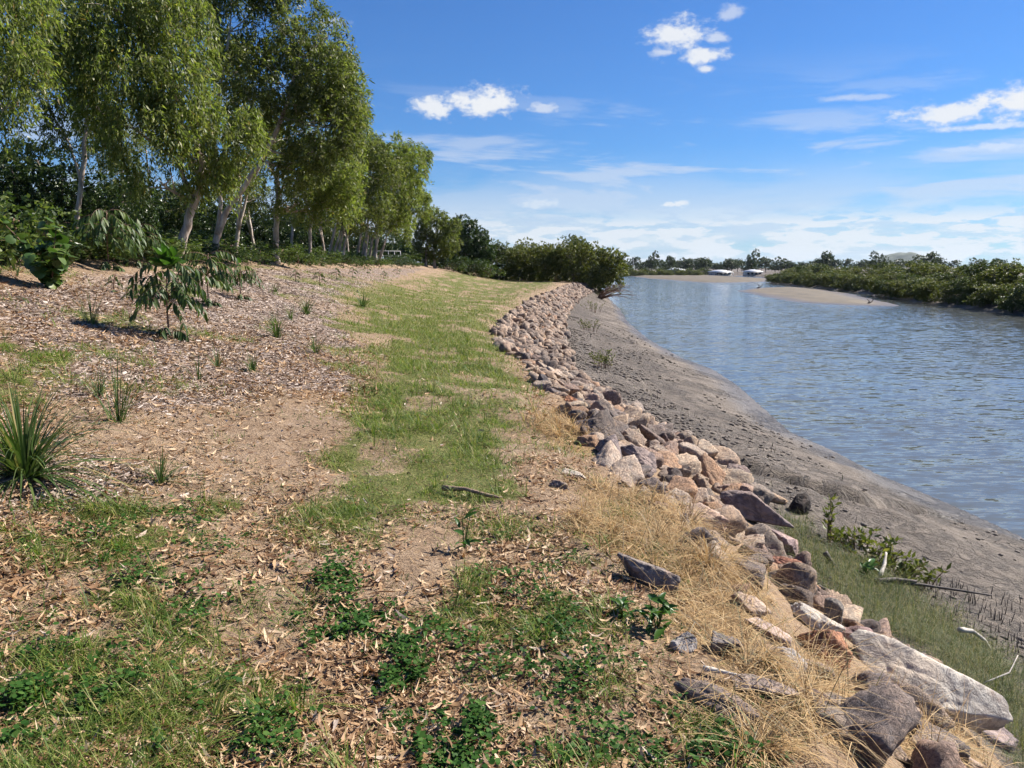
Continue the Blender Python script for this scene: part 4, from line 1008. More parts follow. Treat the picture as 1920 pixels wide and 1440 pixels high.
# ------------------------------------------------------------------ young plants on the mulch
def strip_leaf(L, W, bend, n=4, curve=0.0, fold=0.12, wave=0.0):
    """one lance-shaped leaf along +X, drooping by bend"""
    V, Q = [], []
    for i in range(n + 1):
        t = i / n; w = W * (math.sin(math.pi * min(max(t, 0.03), 0.985) ** 0.75) ** 0.8)
        x = L * t * (1 - .25 * bend * t); z = -bend * L * t * t * .7 + wave * L * math.sin(t * 5); y = curve * L * t * t
        V += [(x, y - w, z + fold * w), (x, y, z - fold * w), (x, y + w, z + fold * w)]
        if i: a = (i - 1) * 3; Q += [(a, a + 1, a + 4, a + 3), (a + 1, a + 2, a + 5, a + 4)]
    return np.array(V), Q
def leaf_mesh(name, mat, *a, **k):
    V, Q = strip_leaf(*a, **k); return mesh_from(name, V, Q, None, [mat], True)
def heart_leaf(name, mat, r):
    n = 12; V = [(0, 0, 0)]; T = []
    for i in range(n + 1):
        a = -math.pi + 2 * math.pi * i / n
        q = r * (1 - .28 * math.cos(a * 1)) * (1 + .25 * max(0, math.cos(a)) ** 6)
        V.append((r * .75 + q * math.cos(a) * .9, q * math.sin(a) * .95, -.16 * r * math.sin(a) ** 2 - .25 * r * max(0, math.cos(a)) ** 2))
    V[0] = (r * .75, 0, .06 * r)
    for i in range(1, n + 1): T.append((0, i, i + 1))
    return mesh_from(name, V, None, T, [mat], True)
# big round leaved shrub
def hibiscus():
    b = at(97, 541); root = empty('broad_leaved_shrub', b); rs = random.Random(31)
    hl = [heart_leaf('leaf', M['glossleaf'], .070), heart_leaf('leaf', M['glossleaf'], .090)]
    m = MB(); tips = []
    for k in range(13):
        a = rs.uniform(0, 6.28); e = rs.uniform(.15, .60); h = rs.uniform(.4, 1.12)
        pts = bez((0, 0, -.02), (math.cos(a) * e * .3, math.sin(a) * e * .3, h * .55), (math.cos(a) * e, math.sin(a) * e, h), 5)
        m.tube(pts, [.014, .013, .011, .009, .007, .005], 5); tips.append(pts)
    link('stem', m.mesh('stem', M['stem'], True), root)
    for k in range(260):
        pts = rs.choice(tips); p = pts[rs.choice((1, 2, 3, 3, 4, 4, 5, 5))]; a = rs.uniform(0, 6.28)
        o = link('leaf', hl[k % 2], root, p + Vector((rs.uniform(-.07, .07), rs.uniform(-.07, .07), rs.uniform(-.04, .06))))
        o.rotation_euler = (rs.uniform(-.4, .4), rs.uniform(-.2, 1.3), a); s = rs.uniform(.7, 1.3); o.scale = (s, s, s)
    tag(root, 'young shrub with big round glossy leaves on the mulch at left', 'shrub')
hibiscus()
LF = [leaf_mesh('leaflet', M['frond'], .17, .021, .35, 4, c, .15) for c in (-.1, .05, .12)]
LB = leaf_mesh('leaf', M['youngleaf'], .24, .055, .2, 4, 0, .25)
def sapling(base, h, fronds, seed, label, separate=True, young=12, name='sapling'):
    root = empty(name, base); rs = random.Random(seed)
    m = MB(); top = (.03, .02, h * .78)
    sp = bez((0, 0, -.03), (-.03, 0, h * .4), top, 7); m.tube(sp, [.016 - .0013 * i for i in range(8)], 6)
    link('stem', m.mesh('stem', M['stem'], True), root)
    for k in range(fronds):
        f = .06 + .94 * ((k + .5) / fronds) if k > 2 else .05 + .03 * k
        if .12 < f < .42: f += .33
        p = Vector((0, 0, 0)).lerp(Vector(top), f); a = k * 2.4 + rs.uniform(-.3, .3)
        ln = rs.uniform(.36, .56) * (h / 1.25) * (.55 if f < .12 else 1)
        d = Vector((math.cos(a), math.sin(a), 0))
        pts = bez(p, p + d * ln * .55 + Vector((0, 0, ln * .32)), p + d * ln + Vector((0, 0, -ln * rs.uniform(.05, .4))), 7)
        m = MB(); m.tube(pts, [.005, .005, .004, .004, .004, .003, .003, .002], 4)
        fr = link('frond', m.mesh('frond', M['stem']), root)
        V0, Q0, n0 = [], [], 0
        for j in range(2, 8):
            for sgn in (-1, 1):
                q = pts[j]; ang = a + sgn * rs.uniform(.6, 1.1); pitch = rs.uniform(.5, 1.25)
                if separate:
                    o = link('leaflet', LF[rs.randint(0, 2)], fr, q); o.rotation_euler = (rs.uniform(-.4, .4), pitch, ang); s = rs.uniform(.75, 1.15) * h / 1.25; o.scale = (s, s, s)
                else:
                    V, Q = strip_leaf(.19 * h / 1.2, .023 * h / 1.2, .35, 3); Rm = np.array(Euler((0, pitch, ang)).to_matrix())
                    V0.append(V @ Rm.T + np.array(q)); Q0 += [tuple(i + n0 for i in f_) for f_ in Q]; n0 += len(V)
        if not separate: link('leaflets', mesh_from('leaflets', np.concatenate(V0), Q0, None, [M['frondi']], True), fr)
    for k in range(young):
        a = rs.uniform(0, 6.28); o = link('leaf', LB, root, Vector(top) + Vector((rs.uniform(-.06, .06), rs.uniform(-.06, .06), rs.uniform(-.08, .06))))
        o.rotation_euler = (rs.uniform(-.4, .4), rs.uniform(-1.25, -.25), a); s = rs.uniform(.8, 1.35) * h / 1.25; o.scale = (s, s, s)
    return tag(root, label, 'sapling')
sapling(at(318, 632), 1.28, 27, 51, 'young tree with dark drooping leaflets and a bright green top on the mulch', True, 46)
sapling(at(392, 572), 1.2, 22, 52, 'sapling with dark drooping leaflets just behind and right of the bright topped one', False, 0)
sapling(at(452, 560), 0.95, 18, 53, 'shorter bushy sapling at the right end of the sapling group', False, 3)
sapling(at(205, 505), 1.6, 30, 54, 'feathery arching sapling below the gums, left of the leaning trunk', False, 0)
sapling(at(262, 500), 1.4, 24, 55, 'feathery arching sapling beside the leaning gum trunk', False, 0)
for i, (px, py, h, lb) in enumerate([(600, 535, .55, 'small dark seedling on the mulch slope nearest the grass'), (632, 524, .6, 'low leafy seedling on the mulch slope right of the first'), (662, 520, .55, 'small seedling on the mulch slope below the fanned gums'), (745, 514, .6, 'lone seedling near the far end of the mulch'),
                                     (555, 528, .45, 'thin seedling on the mulch behind the saplings'), (690, 512, .6, 'far seedling on the mulch under the gum clump'), (720, 522, .5, 'little seedling at the mulch edge by the lawn'), (215, 548, .4, 'small yellowish seedling between the two young shrubs'), (250, 575, .45, 'yellow leaved seedling just left of the bright topped sapling')]):
    sapling(at(px, py), h, 8, 80 + i, lb, False, 0, 'seedling')

# tufts of strap leaves
def blade_strip(P, D, L, W, bend, rs, n=4):
    """curved tapering blades; returns verts and quads"""
    N = len(P); t = np.linspace(0, 1, n + 1)
    h = D * np.array([1, 1, 0]); hn = np.linalg.norm(h, axis=1)[:, None]; h = h / np.maximum(hn, 1e-5)
    s = np.stack([-h[:, 1], h[:, 0], np.zeros(N)], 1)
    ang = rs.uniform(-.6, .6, N)[:, None]; s = s * np.cos(ang) + np.array([0, 0, 1.0]) * np.sin(ang) * .5
    C = P[:, None, :] + D[:, None, :] * (L[:, None] * t)[:, :, None] + h[:, None, :] * (L[:, None] * bend[:, None] * .5 * t ** 2)[:, :, None] - np.array([0, 0, 1.0]) * (L[:, None] * bend[:, None] * .75 * t ** 2.2)[:, :, None]
    w = W[:, None] * (1 - t ** 1.8 * .92)
    V = np.stack([C - s[:, None, :] * w[:, :, None], C + s[:, None, :] * w[:, :, None]], 2).reshape(-1, 3)
    base = np.arange(N)[:, None, None] * (2 * (n + 1)); k = np.arange(n)[None, :, None] * 2
    return V, (base + k + np.array([0, 1, 3, 2])).reshape(-1, 4)
def tuft(px, py, h, nb, label, seed, spread=.5, w=.006, mat='loma', name='grass_tuft', arch=1.0):
    b = at(px, py); rs = np.random.default_rng(seed)
    a = rs.uniform(0, 6.283, nb); el = np.abs(rs.normal(0, spread, nb)).clip(0, 1.25)
    D = np.stack([np.cos(a) * np.sin(el), np.sin(a) * np.sin(el), np.cos(el)], 1)
    P = np.stack([np.cos(a), np.sin(a), 0 * a], 1) * rs.uniform(0, .12, nb)[:, None] * h
    V, Q = blade_strip(P, D, h * rs.uniform(.55, 1.25, nb), w * rs.uniform(.6, 1.2, nb), rs.uniform(.2, .9, nb) * (0.4 + el) * arch, rs, 6)
    r = empty(name, b); o = link('blades', mesh_from('blades', V, Q, None, [M[mat]], True), r)
    return tag(r, label, 'grass tuft', 'planted strap leaf tufts')
tuft(48, 895, .68, 300, 'big dark green strap leaved tuft at the left edge', 91, .80, .0085, arch=1.35)
tuft(222, 790, .62, 46, 'loose upright tuft with long thin blades right of the big one', 92, .5, .005)
tuft(185, 745, .34, 26, 'small thin tuft behind the loose upright one', 93, .4, .005)
tuft(172, 608, .55, 26, 'sparse upright tuft left of the sapling shadow', 94, .35, .006)
tuft(519, 634, .50, 80, 'neat dark tuft on the mulch right of the sapling', 95, .4, .006)
tuft(575, 590, .55, 70, 'pale green tuft behind the neat dark one', 96, .6, .007)
tuft(592, 662, .34, 40, 'small tuft below the neat dark one', 97, .5, .006)
tuft(408, 690, .30, 34, 'small yellowish tuft below the sapling', 98, .45, .005)
tuft(474, 697, .28, 60, 'low bright green tuft on the mulch', 99, .8, .006)
tuft(372, 712, .40, 14, 'thin brownish tuft left of the yellowish one', 100, .25, .005)
tuft(680, 575, .6, 90, 'wide pale tuft at the grass edge', 101, .7, .009)
tuft(516, 548, .45, 30, 'tuft at the back of the mulch near the saplings', 102, .5, .007)
tuft(300, 905, .28, 60, 'short green clump beside the bare soil', 103, .7, .004)
tuft(545, 600, .4, 30, 'thin tuft left of the pale green one', 104, .5, .006)
tuft(255, 560, .35, 40, 'short tuft left of the bright topped sapling', 105, .6, .006)

# bright weed with lance leaves, sprout with yellow leaf
LW = [leaf_mesh('leaf', M['youngleaf'], .15, .024, b_, 5, c, .25) for b_, c in ((.4, .1), (.7, -.1))]
def weed(px, py, n, s, label, seed, hgt=.12):
    b = at(px, py); r = empty('weed', b); rs = random.Random(seed); m = MB()
    for q in range(4):
        a = rs.uniform(0, 6.28); m.tube(bez((0, 0, -.01), (math.cos(a) * .02, math.sin(a) * .02, hgt * s * .6), (math.cos(a) * .05 * s, math.sin(a) * .05 * s, hgt * s), 4), [.004, .0035, .003, .0025, .002], 4)
    link('stem', m.mesh('stem', M['glossleaf']), r)
    for k in range(n):
        o = link('leaf', LW[k % 2], r, (rs.uniform(-.04, .04) * s, rs.uniform(-.04, .04) * s, rs.uniform(.01, hgt) * s)); o.rotation_euler = (rs.uniform(-.5, .5), rs.uniform(-1.0, .1), k * 2.4); q = rs.uniform(.6, 1.1) * s; o.scale = (q, q, q)
    tag(r, label, 'weed')
weed(1232, 1185, 22, .8, 'bright green lance leaved weed beside the upright pale rock', 111, .2)
weed(1168, 1160, 12, .7, 'small green weed left of the bright lance leaved one', 112)
weed(870, 1035, 9, .75, 'spindly sprout on bare soil in the middle', 113, .3)
weed(1625, 1085, 14, 1.0, 'broad bright weed in the fine grass at the foot of the rocks', 114)
weed(790, 1200, 10, .45, 'small upright weed on the dark clover patch', 115, .16)

# mangrove seedlings and low mangrove scrub on the mud
def seedling_mangrove(px, py, h, n, label, seed, wide=.3):
    b = at(px, py); rs = np.random.default_rng(seed); r = empty('mangrove_seedling', b); m = MB(); P, D = [], []
    pr = random.Random(seed)
    for k in range(max(3, int(n / 14))):
        a = pr.uniform(0, 6.28); e = pr.uniform(0, wide); pts = bez((math.cos(a) * e * .6, math.sin(a) * e * .6, -.04), (math.cos(a) * e * .7, math.sin(a) * e * .7, h * .5), (math.cos(a) * e, math.sin(a) * e, h * pr.uniform(.6, 1)), 6)
        m.tube(pts, [.008, .008, .007, .006, .005, .004, .003], 5)
        for q in range(14):
            p = pts[pr.choice((2, 3, 4, 5, 6, 6))]; P.append(tuple(p)); D.append((pr.gauss(0, 1), pr.gauss(0, 1), pr.uniform(.1, 1.4)))
    link('stem', m.mesh('stem', M['stem']), r)
    P = np.array(P) + rs.normal(size=(len(P), 3)) * .02; D = np.array(D); D /= np.linalg.norm(D, axis=1)[:, None]
    V, Q = leaf_cloud(P, D, rs.uniform(.06, .11, len(P)), rs.uniform(.012, .02, len(P)), rs)
    link('leaves', mesh_from('leaves', V, Q, None, [M['mangrove']]), r)
    tag(r, label, 'seedling')
seedling_mangrove(1553, 1018, .48, 60, 'single slender mangrove seedling standing on the mud', 121, .06)
seedling_mangrove(1605, 1030, .21, 220, 'low yellow green mangrove scrub behind the slender seedling', 122, .45)
seedling_mangrove(1665, 1068, .20, 240, 'low mangrove scrub patch above the white driftwood', 123, .45)
seedling_mangrove(1712, 1094, .15, 110, 'small mangrove scrub patch right of the white driftwood', 124, .3)
for i, (px, py, h, w, lb) in enumerate([(1128, 690, .5, .55, 'grey green salt bush halfway along the mud'), (1104, 620, .55, .8, 'dark bush at the outer edge of the far rocks'), (1112, 585, .8, 1.0, 'grey bush on the mud near the far end of the rocks'), (1130, 560, .8, 1.0, 'bush at the foot of the leaning mangrove')]):
    seedling_mangrove(px, py, h, 260, lb, 130 + i, w)

# ------------------------------------------------------------------ driftwood, sticks, snags
def driftwood(name, px, py, pts, r, mat, label, rz=0.0):
    b = at(px, py); o = empty(name, b, rz); m = MB()
    rr = [r * q for q in np.linspace(1, .45, len(pts))]
    fine = []; fr = []
    for i in range(len(pts) - 1):
        for k in range(3): fine.append(Vector(pts[i]).lerp(Vector(pts[i + 1]), k / 3)); fr.append(rr[i] + (rr[i + 1] - rr[i]) * k / 3)
    fine.append(Vector(pts[-1])); fr.append(rr[-1])
    m.tube(fine, fr, 8, .35); me = m.mesh(name, M[mat], True)
    bpy.data.objects.remove(o); o = link(name, me, None, b); o.rotation_euler = (0, 0, rz)
    return tag(o, label, 'driftwood')
driftwood('driftwood', 1648, 1088, [(0, 0, .03), (.10, .12, .10), (.17, .24, .18)], .024, 'deadwood', 'short bleached white driftwood piece in front of the mangrove scrub')
driftwood('driftwood', 1795, 1208, [(0, 0, .12), (.12, .02, .10), (.20, -.02, .04), (.23, -.06, -.02)], .022, 'deadwood', 'bent bleached branch at the edge of the fine grass')
driftwood('driftwood', 1680, 1105, [(-.1, .1, .05), (.25, -.03, .05), (.75, -.2, .03)], .018, 'darkwood', 'dark straight branch lying on the mud by the white driftwood')
driftwood('driftwood', 1640, 1098, [(0, 0, .04), (.2, .02, .05), (.38, .0, .04)], .03, 'darkwood', 'short dark log touching the white driftwood')
driftwood('driftwood', 1545, 1058, [(0, 0, .12), (.04, -.03, .06), (.08, -.08, 0)], .028, 'darkwood', 'dark stump sticking up in the fine grass')
driftwood('driftwood', 1860, 1290, [(-.1, -.05, .06), (.12, .02, .10), (.25, .14, .16)], .006, 'deadwood', 'thin white twig at the right edge of the fine grass')
driftwood('stick', 830, 925, [(0, 0, .04), (.16, -.06, .05), (.34, -.16, .03), (.42, -.17, .02)], .019, 'stick', 'weathered brown branch lying in the green grass')
driftwood('stick', 1318, 1262, [(0, 0, .02), (.06, -.02, .02), (.12, -.05, .02)], .012, 'deadwood', 'little pale wood piece beside the low dark slab')
def snag(px, py, seed, label, s):
    b = Vector(Pz(px, py, WATER)); o = empty('snag', b); m = MB(); r = random.Random(seed)
    m.tube([(-.6 * s, 0, -.3), (0, 0, .1), (.3 * s, 0, .55 * s)], [.12 * s, .1 * s, .05 * s], 7, .2); m.tube([(0, 0, .1), (.5 * s, .1, .3 * s), (.8 * s, 0, .75 * s)], [.09 * s, .07 * s, .04 * s], 6, .2); m.tube([(.2 * s, 0, .4 * s), (-.15 * s, 0, .8 * s)], [.06 * s, .03 * s], 6, .2)
    me = m.mesh('snag', M['darkwood'], True); bpy.data.objects.remove(o); o = link('snag', me, None, b); tag(o, label, 'snag')
snag(1627, 571, 1, 'dark forked snag at the near edge of the sandbar', .8)
snag(1421, 541, 2, 'dark stump at the far tip of the sandbar', 1.3)
# bare branches of the mangrove hanging over the water
b = Vector(Pz(1118, 560, -1.6)); m = MB(); r_ = random.Random(4)
for k in range(26):
    a = r_.uniform(-1.2, .8); e = r_.uniform(1.5, 4.6); z = r_.uniform(-.2, 1.6)
    pts = bez((0, 0, -.3), (math.cos(a) * e * .5, math.sin(a) * e * .5, .8 + z * .4), (math.cos(a) * e, math.sin(a) * e, z), 5)
    m.tube(pts, [.05, .045, .035, .03, .02, .012], 5)
    for q in range(3):
        s = pts[r_.randint(2, 5)]; m.tube([s, s + Vector((r_.uniform(0, .7), r_.uniform(-.5, .5), r_.uniform(-.3, .5)))], [.016, .006], 4)
tag(link('dead_branches', m.mesh('dead_branches', M['stem']), None, b), 'tangle of bare grey branches reaching over the water below the mangrove', 'branches')

# breathing roots of the mangroves, standing in the mud
m = MB(); m.tube([(0, 0, -.03), (.004, .002, .05), (.002, .006, .11)], [.006, .005, .003], 5); RT = m.mesh('breathing_root', M['darkwood'])
r_ = random.Random(6); zone = gpoly([(1690, 1085), (1760, 1080), (1920, 1130), (1920, 1250), (1850, 1230), (1800, 1180), (1720, 1150)])
xs = [p.x for p in zone]; ys = [p.y for p in zone]; cnt = 0
while cnt < 170:
    x, y = r_.uniform(min(xs), max(xs)), r_.uniform(min(ys), max(ys))
    if poly_sd(zone, np.array([x]), np.array([y]))[0] < 0 or vn2(x * 2, y * 2, 5) < .35: continue
    o = link('breathing_root', RT, MUD, (x, y, Hs(x, y))); o.rotation_euler = (r_.uniform(-.2, .2), r_.uniform(-.2, .2), r_.uniform(0, 6)); s = r_.uniform(.35, .85); o.scale = (s, s, s); cnt += 1

def clods():
    rs = np.random.default_rng(15); n = 5200
    y = np.exp(rs.uniform(math.log(4.5), math.log(45), n)); f = rs.uniform(0, 1, n) ** 1.5
    t_, w_ = toe(y), shore(y); x = t_ + .05 + f * (w_ - t_ - .5)
    k = rs.uniform(0, 1, n) < sstep(.42, .6, fbm2(x * .9, y * .6, 71, 4)) * (1 - .75 * f); x, y = x[k], y[k]; n = len(x)
    D, F = ICO[1]; V = D[None] * (1 + rs.uniform(-.35, .35, (n, len(D), 1)))
    r = rs.uniform(.008, .034, n) * np.clip(y / 9, 1, 2); V = V * (r[:, None] * np.ones((1, 3)) * np.stack([np.ones(n) * 1.3, np.ones(n), np.full(n, .55)], 1))[:, None, :]
    a = rs.uniform(0, 6.28, n)[:, None]; V = np.stack([V[..., 0] * np.cos(a) - V[..., 1] * np.sin(a), V[..., 0] * np.sin(a) + V[..., 1] * np.cos(a), V[..., 2]], -1)
    V += np.stack([x, y, H(x, y) + r * .12], 1)[:, None, :]
    T = (np.arange(n)[:, None, None] * len(D) + F[None]).reshape(-1, 3)
    kind(link('mud_clods', mesh_from('mud_clods', V.reshape(-1, 3), None, T, [M['clod']], True)), 'stuff', 'dark crumbly mud clods scattered over the upper mud', 'mud')
clods()
# ------------------------------------------------------------------ ground cover
def scatter(n, y0, y1, x0, x1, rs, power=1.0):
    """points whose density falls with distance"""
    u = rs.uniform(0, 1, n); y = np.exp(np.log(y0) + (np.log(y1) - np.log(y0)) * u ** power)
    f = rs.uniform(0, 1, n); x = (x0 + (x1 - x0) * f) * (y + 1.0)
    return x, y
def cover(name, label, mat, n, y0, y1, x0, x1, weight, L, W, lean, bend, seed, seg=2, cat='grass', power=1.0, lift=0.0, clump=0.0, vary=0.0):
    rs = np.random.default_rng(seed)
    x, y = scatter(n, y0, y1, x0, x1, rs, power)
    w = weight(x, y); k = rs.uniform(0, 1, n) < w; x, y = x[k], y[k]; n = len(x)
    cxx = cyy = None
    if clump:
        ix, iy = np.floor(x / clump), np.floor(y / clump); zz = np.zeros_like(ix)
        cxx = (ix + _h(ix, iy, zz, seed + 1)) * clump; cyy = (iy + _h(ix, iy, zz, seed + 2)) * clump
        ox, oy = x - cxx, y - cyy; x, y = cxx + ox * .3, cyy + oy * .3
    P = np.stack([x, y, H(x, y) - .004 + lift * rs.uniform(0, 1, n)], 1)
    a = rs.uniform(0, 6.283, n); el = np.abs(rs.normal(lean, .35, n)).clip(0, 1.5)
    if clump: a = np.arctan2(oy, ox) + rs.normal(0, .5, n)
    D = np.stack([np.cos(a) * np.sin(el), np.sin(a) * np.sin(el), np.cos(el)], 1)
    ds = np.clip(np.hypot(x, y) / 5, 1.0, 7) ** .75
    ln = L * rs.uniform(.45, 1.35, n) * np.clip(ds, 1, 1.35); wd = W * rs.uniform(.6, 1.3, n) * ds
    if vary: ln = ln * (1 - vary + 2 * vary * sstep(.3, .7, fbm2(x * 2.6, y * 2.6, seed + 40, 3)))
    if clump: ln = ln * (.45 + 1.1 * _h(ix, iy, zz, seed + 3))
    V, Q = blade_strip(P, D, ln, wd, rs.uniform(.1, bend, n), rs, seg)
    o = link(name, mesh_from(name, V, Q, None, [M[mat]])); kind(o, 'stuff', label, cat)
    return n
def w_green(x, y): return zones(x, y)[0] * (x < crest(y) + .1)
def w_lawn(x, y): return w_green(x, y) * sstep(9, 15, y)
clumpy = lambda x, y, f, s: sstep(.40, .62, fbm2(x * f, y * f, s, 3))
def off_rocks(x, y, k=1.0):
    w = np.ones(x.shape)
    for a_, b_, q_ in placed: w = np.minimum(w, sstep(q_ * .55, q_ * 1.25, np.hypot(x - a_, y - b_)))
    return w
def w_near(x, y):
    return np.clip(w_green(x, y) * (.22 + .78 * clumpy(x, y, 5, 3)), 0, 1) * sstep(26, 14, y)
n1 = cover('grass', 'patchy short green grass along the path and in tufts', 'grass', 500000, 1.7, 24, -.62, .22, w_near, .085, .0021, .75, 1.3, 1, vary=.6)
n14 = cover('grass_clumps', 'taller green grass clumps in the short grass', 'grass', 150000, 1.8, 16, -.6, .2, lambda x, y: w_green(x, y) * .5 * sstep(.46, .6, fbm2(x * 2.3, y * 2.3, 91, 3)) * sstep(18, 10, y), .15, .0024, .6, 1.4, 21, 3, clump=.16)
n2 = cover('lawn_grass', 'yellow green mown grass of the lawn running into the distance', 'lawn', 170000, 9, 100, -.26, .09, w_lawn, .085, .0030, .6, .9, 2, 1)
def w_straw(x, y):
    return field(STRAW, x, y, .10, .16, 41, 4.0) * sstep(.40, .60, fbm2(x * 2.6, y * 2.6, 8, 4)) * off_rocks(x, y)
n3 = cover('dry_grass', 'dry straw coloured grass spilling over the rocks', 'drygrass', 170000, 1.8, 16, -.05, .55, w_straw, .19, .0021, .95, 1.6, 3, 3, lift=.03, clump=.17)
n12 = cover('straw_mat', 'flattened dead straw lying on the soil between the rocks', 'drygrass', 160000, 1.7, 14, -.05, .55, lambda x, y: .5 * field(STRAW, x, y, .2, .2, 41, 4.0) * off_rocks(x, y) * sstep(.36, .58, fbm2(x * 4, y * 4, 88, 3)), .09, .0015, 1.35, .4, 13, 2, 'dry grass', lift=.015)
n4 = cover('dry_stubble', 'thin dry grass stubble scattered over soil and mulch', 'drygrass', 150000, 1.7, 40, -.68, .3, lambda x, y: (x < crest(y) - .05) * (.22 + .6 * sstep(.44, .62, fbm2(x * 1.1, y * 1.1, 14, 4))) * sstep(-10.5, -9.5, x), .07, .0016, 1.1, .8, 4, 1)
foot = gpoly([(1440, 990), (1500, 985), (1600, 1050), (1700, 1100), (1780, 1180), (1920, 1290), (1920, 1440), (1850, 1330), (1740, 1225), (1640, 1190), (1560, 1130), (1490, 1060)])
n5 = cover('marsh_grass', 'fine olive green grass at the foot of the rocks', 'mudgrass', 130000, 3.0, 12, .2, .62, lambda x, y: off_rocks(x, y) * sstep(-.25, .15, poly_sd(foot, x, y) + (fbm2(x * 3, y * 3, 51, 3) - .5) * .7), .19, .0011, .6, 1.5, 5, 3)
n6 = cover('tall_weeds', 'green weeds and long grass under the gum trees', 'broad', 60000, 12, 90, -.75, -.02, lambda x, y: sstep(-8.4, -10.4, x + (fbm2(x * .4, y * .4, 52, 3) - .5) * 2) * (.25 + .75 * clumpy(x, y, .7, 9)), .20, .010, .8, .9, 6, 1)
n7 = cover('dry_stems', 'tangled dry weed stems over the lower rocks', 'drygrass', 26000, 1.9, 7, -.05, .55, lambda x, y: field([STRAW[2], STRAW[1]], x, y, .14, .14, 41, 4.0) * .35, .30, .0016, 1.15, .9, 7, 4, lift=.09)
n11 = cover('short_weeds', 'sparse low green weeds over the soil in front of the rocks', 'clover', 230000, 1.7, 9, -.6, .3, lambda x, y: (x < crest(y)) * .34 * sstep(.45, .60, fbm2(x * 3.0, y * 3.0, 77, 4)), .040, .0036, 1.05, 1.2, 12, 1, 'weeds')

M['stub'] = leaf_mat('dead_stub', [(0.0, (0.03, 0.024, 0.018)), (0.7, (0.09, 0.07, 0.05)), (1.0, (0.10, 0.11, 0.04))], 0.0, 0.8)
n13 = cover('dead_stubs', 'short dark dead stubs sticking out of the mud below the rocks', 'stub', 30000, 5, 60, .02, .5, lambda x, y: (x > toe(y) + .05) * (x < shore(y) - .6) * sstep(.75, .2, (x - toe(y)) / (shore(y) - toe(y))) * .10 * sstep(.50, .66, fbm2(x * .7, y * .4, 73, 4)), .09, .0035, .35, .4, 14, 1, 'stubs')
def clover():
    rs = np.random.default_rng(8); x, y = scatter(260000, 1.8, 5.5, -.6, .3, rs)
    w = field(WEEDS, x, y, .10, .26, 55, 5.0) * sstep(.36, .58, fbm2(x * 6, y * 6, 4, 4)); w = np.maximum(w, .30 * field(GREENS, x, y, .15, .5, 35, 2.4) * sstep(.42, .6, fbm2(x * 5, y * 5, 59, 3)))
    k = rs.uniform(0, 1, len(x)) < w * .8; x, y = x[k], y[k]; n = len(x)
    z = H(x, y) + rs.uniform(.004, .06, n) * (.3 + clumpy(x, y, 9, 6))
    a = rs.uniform(0, 6.283, n); D = np.stack([np.cos(a), np.sin(a), rs.normal(.1, .35, n)], 1); D /= np.linalg.norm(D, axis=1)[:, None]
    P = np.stack([x, y, z], 1); L = rs.uniform(.010, .027, n); W = L * rs.uniform(.28, .48, n)
    s = np.stack([-D[:, 1], D[:, 0], rs.normal(0, .35, n)], 1); s /= np.linalg.norm(s, axis=1)[:, None]
    V = np.stack([P, P + D * (L * .35)[:, None] + s * W[:, None], P + D * (L * .8)[:, None] + s * (W * .75)[:, None], P + D * L[:, None], P + D * (L * .8)[:, None] - s * (W * .75)[:, None], P + D * (L * .35)[:, None] - s * W[:, None]], 1).reshape(-1, 3)
    i = np.arange(n)[:, None] * 6
    Q = np.concatenate([i + np.array([[0, 1, 2, 5]]), i + np.array([[2, 3, 4, 5]])])
    o = link('ground_weeds', mesh_from('ground_weeds', V, Q, None, [M['clover']])); kind(o, 'stuff', 'dark green small leaved weeds hugging the soil in front', 'weeds')
    return n
n8 = clover()

